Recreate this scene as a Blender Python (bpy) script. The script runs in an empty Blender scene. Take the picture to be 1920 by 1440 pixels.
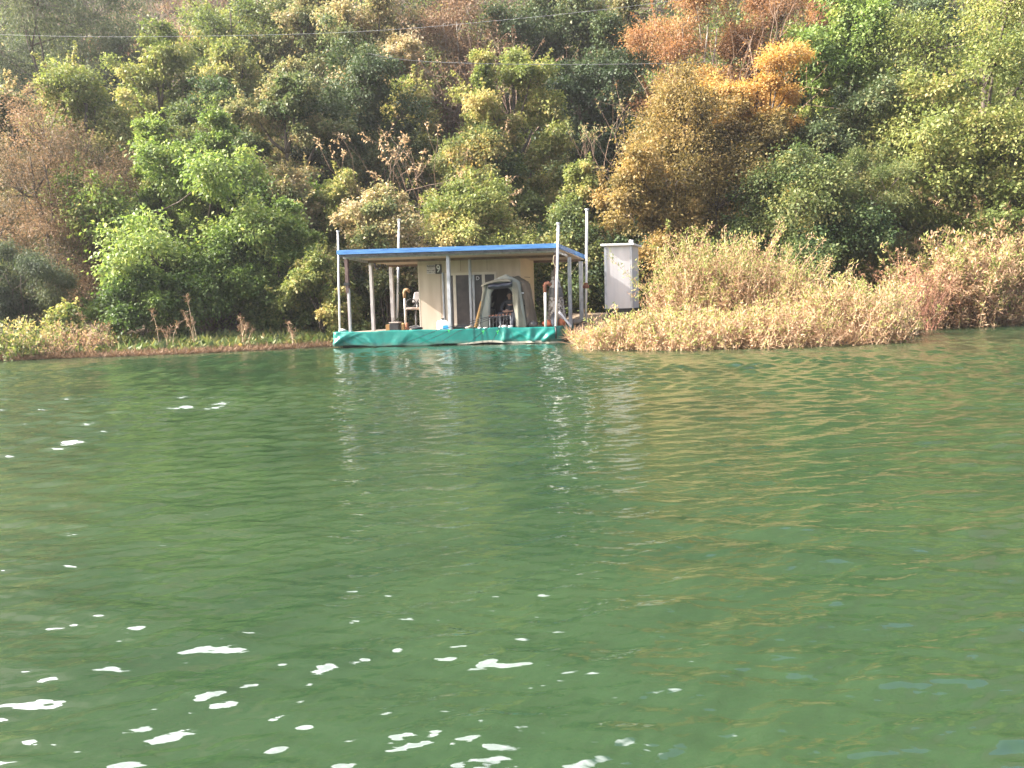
import bpy, bmesh, math, random
import numpy as np
from mathutils import Vector, Matrix

SC = bpy.context.scene
COL = SC.collection
R = math.radians

# ------------------------------------------------------------ camera, sky, sun, exposure
CAM_Z = 1.4
FPX = 1507.0                      # focal length in pixels of the 1920 px photograph
PITCH = math.atan(155.0 / FPX)
ROLL = R(1.6)
_fw = np.array([0, math.cos(PITCH), -math.sin(PITCH)])
_rt0 = np.array([1.0, 0, 0]); _up0 = np.array([0, math.sin(PITCH), math.cos(PITCH)])
_rt = math.cos(ROLL) * _rt0 - math.sin(ROLL) * _up0
_up = math.sin(ROLL) * _rt0 + math.cos(ROLL) * _up0
cam = bpy.data.cameras.new('camera')
cam.sensor_width = 36.0
cam.lens = 36.0 * FPX / 1920.0
cam.clip_start = 0.1
cam.clip_end = 600.0
cam_ob = bpy.data.objects.new('camera', cam)
COL.objects.link(cam_ob)
_m = Matrix(((_rt[0], _up[0], -_fw[0], 0), (_rt[1], _up[1], -_fw[1], 0), (_rt[2], _up[2], -_fw[2], CAM_Z), (0, 0, 0, 1)))
cam_ob.matrix_world = _m
SC.camera = cam_ob

def at(px, py, y):
    """world point at distance y along the view, for measuring sizes off the photograph"""
    d = _fw * FPX + _rt * (px - 960) + _up * (720 - py)
    t = y / d[1]
    return (d[0] * t, y, CAM_Z + d[2] * t)

GLINT_GLOW = 3.6
SUN_DIR = np.array([-0.80, -0.10, 0.55]); SUN_DIR /= np.linalg.norm(SUN_DIR)
SUN_EL = math.asin(SUN_DIR[2]); SUN_AZ = math.atan2(SUN_DIR[0], SUN_DIR[1])
world = bpy.data.worlds.new('World')
SC.world = world
world.use_nodes = True
wn = world.node_tree.nodes; wl = world.node_tree.links
sky = wn.new('ShaderNodeTexSky'); sky.sky_type = 'NISHITA'; sky.sun_disc = False
sky.sun_elevation = SUN_EL; sky.sun_rotation = SUN_AZ
sky.air_density = 1.0; sky.dust_density = 7.0; sky.ozone_density = 1.0
wl.new(sky.outputs[0], wn['Background'].inputs[0])
wn['Background'].inputs[1].default_value = 0.135
# added cloud glow out of view above the ridge, for white glints on water
_tc = wn.new('ShaderNodeTexCoord'); _n = wn.new('ShaderNodeTexNoise'); _n.inputs['Scale'].default_value = 4.0; _n.inputs['Detail'].default_value = 5
wl.new(_tc.outputs['Generated'], _n.inputs['Vector'])
_r = wn.new('ShaderNodeValToRGB'); _r.color_ramp.elements[0].position = .40; _r.color_ramp.elements[1].position = .50; _r.color_ramp.elements[0].color = (.6, .6, .6, 1)
wl.new(_n.outputs['Fac'], _r.inputs[0])
_d = wn.new('ShaderNodeVectorMath'); _d.operation = 'DOT_PRODUCT'; _d.inputs[1].default_value = (-.25, .42, .87)
wl.new(_tc.outputs['Generated'], _d.inputs[0])
_f = wn.new('ShaderNodeMapRange'); _f.inputs['From Min'].default_value = .875; _f.inputs['From Max'].default_value = .92
wl.new(_d.outputs['Value'], _f.inputs['Value'])
_k = wn.new('ShaderNodeMath'); _k.operation = 'MULTIPLY'; wl.new(_r.outputs[0], _k.inputs[0]); wl.new(_f.outputs[0], _k.inputs[1])
_s = wn.new('ShaderNodeMath'); _s.operation = 'MULTIPLY'; wl.new(_k.outputs[0], _s.inputs[0]); _s.inputs[1].default_value = GLINT_GLOW
_b2 = wn.new('ShaderNodeBackground'); _b2.inputs[0].default_value = (1, .98, .96, 1); wl.new(_s.outputs[0], _b2.inputs[1])
_a = wn.new('ShaderNodeAddShader'); wl.new(wn['Background'].outputs[0], _a.inputs[0]); wl.new(_b2.outputs[0], _a.inputs[1])
wl.new(_a.outputs[0], wn['World Output'].inputs['Surface'])
sl = bpy.data.lights.new('sun', 'SUN'); sl.energy = 5.0; sl.angle = R(0.6); sl.color = (1.0, 0.95, 0.88)
so = bpy.data.objects.new('sun', sl); COL.objects.link(so)
so.rotation_euler = Vector(tuple(-SUN_DIR)).to_track_quat('-Z', 'Y').to_euler()
so.location = (-40, 10, 60)
SC.view_settings.view_transform = 'Standard'; SC.view_settings.look = 'None'
SC.view_settings.exposure = 1.95; SC.view_settings.gamma = 1.0
SC.render.engine = 'CYCLES'
cy = SC.cycles
cy.max_bounces = 6; cy.diffuse_bounces = 3; cy.glossy_bounces = 3; cy.transmission_bounces = 4; cy.transparent_max_bounces = 4
cy.volume_bounces = 0
cy.use_denoising = True; cy.denoising_prefilter = 'ACCURATE'; cy.denoising_input_passes = 'RGB_ALBEDO_NORMAL'
cy.caustics_reflective = False; cy.caustics_refractive = False
cy.sample_clamp_indirect = 6.0

# ------------------------------------------------------------ helpers
def tag(o, label=None, cat=None, group=None, kind=None):
    if label: o['label'] = label
    if cat: o['category'] = cat
    if group: o['group'] = group
    if kind: o['kind'] = kind
    return o

def empty(name, loc, label, cat, group=None):
    o = bpy.data.objects.new(name, None)
    COL.objects.link(o); o.location = loc; o.empty_display_size = 0.2
    return tag(o, label, cat, group)

def link(name, me, parent=None, mat=None):
    o = bpy.data.objects.new(name, me)
    COL.objects.link(o)
    if mat is not None:
        me.materials.append(mat)
    if parent is not None:
        o.parent = parent
        w = Matrix.Identity(4); p = parent
        while p is not None:
            w = Matrix.Translation(p.location) @ w; p = p.parent
        o.matrix_parent_inverse = Matrix.Identity(4)
        # children are built in world coordinates: bring them into the parent's frame
        me.transform(w.inverted())
    return o

class MB:
    """collects boxes, tubes and sheets and links them as ONE mesh"""
    def __init__(s): s.v = []; s.f = []
    def add(s, vs, fs):
        n = len(s.v); s.v.extend([tuple(p) for p in vs]); s.f.extend([tuple(i + n for i in f) for f in fs]); return s
    def hexa(s, p):      # 8 points, bottom 4 then top 4
        return s.add(p, [(3, 2, 1, 0), (4, 5, 6, 7), (0, 1, 5, 4), (1, 2, 6, 5), (2, 3, 7, 6), (3, 0, 4, 7)])
    def box(s, x0, x1, y0, y1, z0, z1):
        return s.hexa([(x0, y0, z0), (x1, y0, z0), (x1, y1, z0), (x0, y1, z0), (x0, y0, z1), (x1, y0, z1), (x1, y1, z1), (x0, y1, z1)])
    def tube(s, pts, rad, n=6, cap=True):
        pts = [Vector(p) for p in pts]
        if not hasattr(rad, '__len__'): rad = [rad] * len(pts)
        base = len(s.v)
        for i, p in enumerate(pts):
            d = (pts[min(i + 1, len(pts) - 1)] - pts[max(i - 1, 0)])
            if d.length < 1e-9: d = Vector((0, 0, 1))
            d.normalize()
            a = d.cross(Vector((.13, .97, .2))) if abs(d.y) < .9 else d.cross(Vector((.97, .1, .2)))
            a.normalize(); b = d.cross(a)
            for k in range(n):
                t = 2 * math.pi * k / n
                q = p + (a * math.cos(t) + b * math.sin(t)) * rad[i]
                s.v.append((q.x, q.y, q.z))
        for i in range(len(pts) - 1):
            for k in range(n):
                k2 = (k + 1) % n
                s.f.append((base + i * n + k, base + i * n + k2, base + (i + 1) * n + k2, base + (i + 1) * n + k))
        if cap:
            s.f.append(tuple(base + k for k in range(n))[::-1])
            e = base + (len(pts) - 1) * n
            s.f.append(tuple(e + k for k in range(n)))
        return s
    def lathe(s, c, prof, n=16):   # prof: (r, z) list
        base = len(s.v)
        for r, z in prof:
            for k in range(n):
                t = 2 * math.pi * k / n
                s.v.append((c[0] + r * math.cos(t), c[1] + r * math.sin(t), c[2] + z))
        for i in range(len(prof) - 1):
            for k in range(n):
                k2 = (k + 1) % n
                s.f.append((base + i * n + k, base + i * n + k2, base + (i + 1) * n + k2, base + (i + 1) * n + k))
        s.f.append(tuple(base + k for k in range(n))[::-1])
        e = base + (len(prof) - 1) * n
        s.f.append(tuple(e + k for k in range(n)))
        return s
    def grid(s, P):                # P[i][j] points
        ni, nj = len(P), len(P[0]); n = len(s.v)
        for row in P:
            for p in row: s.v.append(tuple(p))
        for i in range(ni - 1):
            for j in range(nj - 1):
                a = n + i * nj + j
                s.f.append((a, a + 1, a + nj + 1, a + nj))
        return s
    def build(s, name, mat, parent=None, smooth=False, bevel=0.0):
        me = bpy.data.meshes.new(name)
        me.from_pydata(s.v, [], s.f); me.update()
        if smooth:
            me.polygons.foreach_set('use_smooth', [True] * len(me.polygons))
        o = link(name, me, parent, mat)
        if bevel:
            b = o.modifiers.new('bevel', 'BEVEL'); b.width = bevel; b.segments = 2; b.limit_method = 'ANGLE'
        return o

def nrm(a): return a / np.maximum(np.linalg.norm(a, axis=-1, keepdims=True), 1e-9)

# ------------------------------------------------------------ materials
def newmat(name):
    m = bpy.data.materials.new(name); m.use_nodes = True
    return m, m.node_tree.nodes, m.node_tree.links, m.node_tree.nodes['Principled BSDF']

def noise_mat(name, c0, c1, scale=6.0, rough=0.6, metal=0.0, bump=0.0, bscale=None, stretch=None, lo=.35, hi=.65, spec=.5):
    m, n, l, b = newmat(name)
    tc = n.new('ShaderNodeTexCoord'); mp = n.new('ShaderNodeMapping')
    if stretch: mp.inputs['Scale'].default_value = stretch
    l.new(tc.outputs['Object'], mp.inputs[0])
    t = n.new('ShaderNodeTexNoise'); t.inputs['Scale'].default_value = scale; t.inputs['Detail'].default_value = 6
    l.new(mp.outputs[0], t.inputs['Vector'])
    r = n.new('ShaderNodeValToRGB')
    r.color_ramp.elements[0].position = lo; r.color_ramp.elements[1].position = hi
    r.color_ramp.elements[0].color = (*c0, 1); r.color_ramp.elements[1].color = (*c1, 1)
    l.new(t.outputs['Fac'], r.inputs[0]); l.new(r.outputs[0], b.inputs['Base Color'])
    b.inputs['Roughness'].default_value = rough; b.inputs['Metallic'].default_value = metal
    b.inputs['Specular IOR Level'].default_value = spec
    if bump:
        t2 = n.new('ShaderNodeTexNoise'); t2.inputs['Scale'].default_value = bscale or scale * 2; t2.inputs['Detail'].default_value = 4
        l.new(mp.outputs[0], t2.inputs['Vector'])
        bp = n.new('ShaderNodeBump'); bp.inputs['Strength'].default_value = 1.0; bp.inputs['Distance'].default_value = bump
        l.new(t2.outputs['Fac'], bp.inputs['Height']); l.new(bp.outputs[0], b.inputs['Normal'])
    return m

def leafmat(name, stops, rough=0.45, trans=0.35, spec=0.3):
    rough += .14
    """leaf colour from a per-leaf random value; a share of the light passes through the blade"""
    m, n, l, b = newmat(name)
    a = n.new('ShaderNodeAttribute'); a.attribute_name = 'tint'
    r = n.new('ShaderNodeValToRGB'); el = r.color_ramp.elements
    while len(el) < len(stops): el.new(0.5)
    for e, (p, c) in zip(el, stops): e.position = p; e.color = (*c, 1)
    l.new(a.outputs['Fac'], r.inputs[0]); l.new(r.outputs[0], b.inputs['Base Color'])
    b.inputs['Roughness'].default_value = rough; b.inputs['Specular IOR Level'].default_value = spec
    tr = n.new('ShaderNodeBsdfTranslucent')
    hs = n.new('ShaderNodeHueSaturation'); hs.inputs['Saturation'].default_value = 1.15; hs.inputs['Value'].default_value = 1.35
    l.new(r.outputs[0], hs.inputs['Color']); l.new(hs.outputs[0], tr.inputs['Color'])
    mx = n.new('ShaderNodeMixShader'); mx.inputs[0].default_value = trans
    l.new(b.outputs[0], mx.inputs[1]); l.new(tr.outputs[0], mx.inputs[2])
    l.new(mx.outputs[0], n['Material Output'].inputs['Surface'])
    return m

LM = {
 'green':  leafmat('leaf_fresh_green', [(0, (0.058, 0.097, 0.029)), (.45, (0.140, 0.207, 0.054)), (.8, (0.250, 0.312, 0.090)), (1, (0.417, 0.419, 0.144))], .38),
 'yellowgreen': leafmat('leaf_yellow_green', [(0, (.06, .09, .03)), (.4, (.15, .19, .055)), (.75, (.27, .28, .09)), (1, (.44, .36, .16))], .4),
 'olive':  leafmat('leaf_olive', [(0, (0.056, 0.092, 0.034)), (.45, (0.137, 0.165, 0.056)), (.8, (0.254, 0.239, 0.090)), (1, (0.449, 0.318, 0.122))], .42),
 'darkgreen': leafmat('leaf_dark_green', [(0, (0.035, 0.055, 0.025)), (.5, (0.070, 0.103, 0.042)), (.85, (0.133, 0.153, 0.061)), (1, (0.238, 0.200, 0.087))], .4, .25),
 'grey':   leafmat('leaf_grey_green', [(0, (.04, .055, .035)), (.5, (.075, .10, .05)), (1, (.15, .16, .07))], .5, .3),
 'rustolive': leafmat('leaf_rust_olive', [(0, (0.062, 0.062, 0.036)), (.35, (0.132, 0.106, 0.061)), (.65, (0.250, 0.161, 0.099)), (1, (0.384, 0.277, 0.169))], .5),
 'rust':   leafmat('leaf_rust', [(0, (.12, .07, .04)), (.4, (.24, .13, .065)), (.75, (.36, .2, .1)), (1, (.36, .27, .13))], .5),
 'ochre':  leafmat('leaf_ochre', [(0, (0.086, 0.079, 0.035)), (.4, (0.193, 0.154, 0.057)), (.75, (0.303, 0.220, 0.087)), (1, (0.402, 0.260, 0.110))], .42),
 'mixed':  leafmat('leaf_mixed_autumn', [(0, (0.066, 0.103, 0.040)), (.35, (0.159, 0.181, 0.073)), (.6, (0.285, 0.256, 0.119)), (.85, (0.396, 0.290, 0.154)), (1, (0.500, 0.430, 0.287))], .38),
 'orange': leafmat('leaf_orange', [(0, (.24, .15, .06)), (.4, (.44, .26, .09)), (.8, (.56, .37, .14)), (1, (.5, .42, .18))], .5, .4),
 'tan':    leafmat('leaf_dry_tan', [(0, (0.166, 0.091, 0.053)), (.3, (0.331, 0.208, 0.119)), (.58, (0.497, 0.340, 0.227)), (.74, (0.442, 0.324, 0.161)), (.88, (0.322, 0.299, 0.104)), (1, (0.230, 0.274, 0.076))], .55, .3),
 'straw':  leafmat('leaf_straw', [(0, (.230, .156, .088)), (.5, (.460, .324, .188)), (1, (.598, .456, .288))], .6, .25),
 'brown':  leafmat('leaf_brown_dead', [(0, (.1, .06, .035)), (.5, (.2, .125, .075)), (1, (.32, .22, .14))], .6, .2),
 'redbrown': leafmat('leaf_red_brown', [(0, (.17, .085, .05)), (.5, (.34, .19, .11)), (1, (.48, .31, .18))], .6, .2),
}
M = {}
M['bark'] = noise_mat('bark', (.06, .045, .035), (.14, .11, .085), 9, .85, stretch=(1, 1, .2))
M['palebark'] = noise_mat('bark_pale', (.2, .165, .13), (.38, .33, .27), 9, .8, stretch=(1, 1, .2))
M['twig'] = noise_mat('twig_brown', (.12, .075, .05), (.24, .16, .11), 9, .8)
M['rusttwig'] = noise_mat('twig_rust', (.2, .085, .055), (.34, .17, .11), 9, .8)
M['strawtwig'] = noise_mat('twig_straw', (.26, .18, .11), (.44, .33, .21), 9, .8)

# ------------------------------------------------------------ terrain
_sx = np.array([-200, -40, -22, -16, -10.5, -7.5, -5.5, -4, 1.2, 1.9, 2.6, 4, 9, 10.4, 12, 14, 17, 22, 40, 200.0])
_sy = np.array([24, 24, 25.0, 25.2, 26.2, 27.6, 29.0, 30.6, 31, 26, 22.6, 21.4, 21.2, 22.6, 26, 29.5, 31.6, 33, 33, 33.0])
def shore(x): return np.interp(x, _sx, _sy)
_wr = np.random.default_rng(5)
_wv = [(_wr.normal(0, 1, 2) * k, _wr.uniform(0, 6.28), a) for k, a in ((.12, .5), (.2, .35), (.3, .3), (.5, .2), (.9, .12), (1.4, .08))]
def height(x, y):
    x = np.asarray(x, float); y = np.asarray(y, float)
    d = y - shore(x)
    bank = np.where(d > 0, 0.05 + 0.09 * np.minimum(d, 9), np.maximum(0.3 * d, -1.4))
    foot = 32.0 + 1.2 * np.sin(x * .15 + 1) + np.clip((x - 12) * .15, 0, 1.5)
    e = np.maximum(y - foot, 0)
    hill = 0.66 * e - 0.66 * 3.0 * (1 - np.exp(-e / 3.0))
    hill = hill + 1.5 * np.maximum(y - 69, 0)  # unseen upper slope steepened to keep sky out of the water's reflections
    n = sum(a * np.sin(k[0] * x + k[1] * y + p) for k, p, a in _wv)
    hill = hill + n * np.clip(e / 6, 0, 1) * 1.3 * np.clip((75 - y) / 12 , .4, 1)
    hill = hill * np.where(y > 118, np.maximum(0, 1 - (y - 118) / 60), 1.0)
    return np.where(d > 0, bank + hill, bank)

def make_sheet(xs, ys, fz, name, mat):
    X, Y = np.meshgrid(xs, ys); Z = fz(X, Y)
    v = np.stack([X, Y, Z], -1).reshape(-1, 3)
    nx, ny = len(xs), len(ys)
    i = np.arange((ny - 1) * (nx - 1)); r = i // (nx - 1); c = i % (nx - 1); a = r * nx + c
    q = np.stack([a, a + 1, a + nx + 1, a + nx], -1)
    me = bpy.data.meshes.new(name)
    me.vertices.add(len(v)); me.vertices.foreach_set('co', v.ravel())
    me.loops.add(q.size); me.loops.foreach_set('vertex_index', q.ravel().astype(np.int32))
    me.polygons.add(len(q)); me.polygons.foreach_set('loop_start', (np.arange(len(q)) * 4).astype(np.int32))
    me.polygons.foreach_set('use_smooth', np.ones(len(q), bool))
    me.update(calc_edges=True)
    o = link(name, me, None, mat); o['kind'] = 'structure'
    return o

M['earth'] = noise_mat('hillside_earth', (.055, .04, .026), (.17, .125, .08), .7, .95, bump=.12, bscale=5)
hx = np.concatenate([np.linspace(-110, -34, 26)[:-1], np.linspace(-34, 34, 150), np.linspace(34, 110, 26)[1:]])
hy = np.concatenate([np.linspace(-30, 18, 9)[:-1], np.linspace(18, 75, 140), np.linspace(75, 150, 30)[1:]])
make_sheet(hx, hy, height, 'hillside', M['earth'])

# ------------------------------------------------------------ water
SLOPE = .122
def water_mat():
    m, n, l, b = newmat('lake_water')
    tc = n.new('ShaderNodeTexCoord')
    def noise(scale, sc, rot, det, dist=0.0):
        mp = n.new('ShaderNodeMapping'); mp.inputs['Scale'].default_value = sc; mp.inputs['Rotation'].default_value = (0, 0, R(rot))
        l.new(tc.outputs['Object'], mp.inputs[0])
        t = n.new('ShaderNodeTexNoise'); t.inputs['Scale'].default_value = scale; t.inputs['Detail'].default_value = det
        t.inputs['Roughness'].default_value = .5; t.inputs['Distortion'].default_value = dist
        l.new(mp.outputs[0], t.inputs['Vector']); return t.outputs['Fac']
    def mul(a, k):
        q = n.new('ShaderNodeMath'); q.operation = 'MULTIPLY'; l.new(a, q.inputs[0]); q.inputs[1].default_value = k; return q.outputs[0]
    def add(a, c):
        q = n.new('ShaderNodeMath'); q.operation = 'ADD'; l.new(a, q.inputs[0]); l.new(c, q.inputs[1]); return q.outputs[0]
    h = add(mul(noise(9, (.5, 1, 1), -22, 2.0, .2), .009), mul(noise(30, (.5, 1, 1), -10, 1.5, .2), .0016))
    bp = n.new('ShaderNodeBump'); bp.inputs['Strength'].default_value = 1; bp.inputs['Distance'].default_value = 1.0
    l.new(h, bp.inputs['Height']); l.new(bp.outputs[0], b.inputs['Normal'])
    r = n.new('ShaderNodeValToRGB'); r.color_ramp.elements[0].position = .35; r.color_ramp.elements[1].position = .68
    r.color_ramp.elements[0].color = (.0118, .0300, .0140, 1); r.color_ramp.elements[1].color = (.0205, .0425, .0178, 1)
    l.new(noise(.55, (.6, 1, 1), 10, 3, .6), r.inputs[0]); l.new(r.outputs[0], b.inputs['Base Color'])
    sx = n.new('ShaderNodeSeparateXYZ'); l.new(tc.outputs['Object'], sx.inputs[0])
    mr = n.new('ShaderNodeMapRange'); mr.inputs['From Min'].default_value = 13; mr.inputs['From Max'].default_value = 26
    mr.inputs['To Min'].default_value = .02; mr.inputs['To Max'].default_value = .14
    l.new(sx.outputs['Y'], mr.inputs['Value']); l.new(mr.outputs[0], b.inputs['Roughness'])
    b.inputs['IOR'].default_value = 1.72
    return m
M['water'] = water_mat()
_r2 = np.random.default_rng(11)
_waves = []
for _ in range(80):
    lam = math.exp(_r2.uniform(math.log(.055), math.log(.75))); th = R(90 + 20 + _r2.normal(0, 26)); k = 2 * math.pi / lam
    _waves.append((k * math.cos(th), k * math.sin(th), _r2.uniform(0, 6.28), SLOPE * math.sqrt(2 / 80) * lam / (2 * math.pi) * (.26 / lam) ** .15, lam))
def wavez(x, y):
    z = np.zeros_like(x); yy = np.maximum(y, 1.0)
    gust = .75 + .35 * np.sin(.31 * x + .5 + .8 * np.sin(.23 * y)) * np.sin(.37 * y + 1.3)
    for kx, ky, p, a, lam in _waves:
        z += a * np.clip(lam / (.016 * yy) - .4, 0, 1) * np.sin(kx * x + ky * y + p)
    z += .35 * z * np.abs(z) / .01 * (z > 0) * .3
    return z * gust * (1 + 1.8 * np.clip((y - 3.5) / 9, 0, 1)) * np.clip((y - .5) / .6, 0, 1) * np.clip((34.5 - y) / 12, .35, 1)
_s = np.concatenate([np.linspace(-6, -.82, 26)[:-1], np.linspace(-.82, .82, 620), np.linspace(.82, 6, 26)[1:]])
_y = np.exp(np.linspace(math.log(.9), math.log(36), 760))
_S, _Y = np.meshgrid(_s, _y); _X = _S * _Y
_V = np.stack([_X, _Y, wavez(_X, _Y)], -1).reshape(-1, 3)
_nx, _ny = len(_s), len(_y)
_i = np.arange((_ny - 1) * (_nx - 1)); _a0 = (_i // (_nx - 1)) * _nx + _i % (_nx - 1)
_Q = np.stack([_a0, _a0 + 1, _a0 + _nx + 1, _a0 + _nx], -1)
# the open lake on both sides of and behind the boat
_n0 = len(_V)
_V = np.concatenate([_V, np.array([(-120, -28, 0), (120, -28, 0), (120, 20, 0), (5.4, .9, 0), (-5.4, .9, 0), (-120, 20, 0)], float)])
_Q = np.concatenate([_Q, _n0 + np.array([(0, 1, 3, 4), (1, 2, 2, 3), (0, 4, 5, 5)])])
me = bpy.data.meshes.new('water')
me.from_pydata([], [], []) if False else None
_tri = [(_n0 + 1, _n0 + 2, _n0 + 3), (_n0, _n0 + 4, _n0 + 5)]
_Q = _Q[:-2]
me.vertices.add(len(_V)); me.vertices.foreach_set('co', _V.ravel())
_L = np.concatenate([_Q.ravel(), np.array(_tri).ravel()]).astype(np.int32)
me.loops.add(len(_L)); me.loops.foreach_set('vertex_index', _L)
me.polygons.add(len(_Q) + 2)
me.polygons.foreach_set('loop_start', np.concatenate([np.arange(len(_Q)) * 4, len(_Q) * 4 + np.array([0, 3])]).astype(np.int32))
me.polygons.foreach_set('use_smooth', np.ones(len(_Q) + 2, bool))
me.update(calc_edges=True)
link('water', me, None, M['water'])['kind'] = 'structure'

# ------------------------------------------------------------ foliage
def leaf_mesh(name, C, D, N, L, W, tint, mat, parent=None, fold=.18):
    """one blade (a folded diamond) per row of C"""
    n = len(C)
    D = nrm(D); S = nrm(np.cross(D, N)); N2 = np.cross(S, D)
    L = np.broadcast_to(L, (n,))[:, None]; W = np.broadcast_to(W, (n,))[:, None]
    v = np.empty((n, 4, 3))
    v[:, 0] = C
    v[:, 1] = C + D * L * .45 + S * W * .5 + N2 * W * fold
    v[:, 2] = C + D * L - N2 * L * .12
    v[:, 3] = C + D * L * .45 - S * W * .5 + N2 * W * fold
    me = bpy.data.meshes.new(name)
    me.vertices.add(n * 4); me.vertices.foreach_set('co', v.ravel())
    me.loops.add(n * 4); me.loops.foreach_set('vertex_index', np.arange(n * 4, dtype=np.int32))
    me.polygons.add(n); me.polygons.foreach_set('loop_start', (np.arange(n) * 4).astype(np.int32))
    me.update(calc_edges=True)
    a = me.attributes.new('tint', 'FLOAT', 'FACE'); a.data.foreach_set('value', np.clip(tint, 0, 1).astype(np.float32))
    return link(name, me, parent, mat)

def rdir(rng, n, up=0.0):
    d = rng.normal(0, 1, (n, 3)); d[:, 2] += up
    return nrm(d)

KIND = {  # lobes, clump radius, leaf length, leaf width, droop, coverage, tint mean/spread, shape, stems, shoots
 'broad':  dict(nl=13, cr=.42, L=.17, W=.10, droop=.5, cov=2.0, shape='round', shoots=16),
 'round':  dict(nl=12, cr=.45, L=.14, W=.085, droop=.35, cov=1.9, shape='round', shoots=8),
 'cone':   dict(nl=15, cr=.42, L=.12, W=.07, droop=.2, cov=1.9, shape='cone', shoots=14),
 'mound':  dict(nl=12, cr=.40, L=.13, W=.09, droop=.3, cov=2.0, shape='mound', shoots=10),
 'fine':   dict(nl=13, cr=.5, L=.11, W=.035, droop=.1, cov=1.35, shape='round', shoots=24),
 'airy':   dict(nl=12, cr=.5, L=.12, W=.05, droop=.15, cov=.85, shape='vase', shoots=20),
 'willow': dict(nl=13, cr=.6, L=.16, W=.04, droop=.9, cov=1.3, shape='vase', shoots=6),
 'layer':  dict(nl=20, cr=.34, L=.12, W=.065, droop=.1, cov=1.1, shape='layer', shoots=0),
}
def envelope(shape, t):
    if shape == 'round': return math.sqrt(max(.02, 1 - ((t - .48) / .56) ** 2))
    if shape == 'cone': return max(.08, (1 - t) ** .75 * 1.05) if t > .18 else .85
    if shape == 'mound': return math.sqrt(max(.02, 1 - t * t * .96))
    if shape == 'vase': return min(1, .35 + t * 1.0) * math.sqrt(max(.05, 1 - max(0, (t - .55) / .5) ** 2))
    if shape == 'layer': return 1.0
    return 1.0

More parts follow.
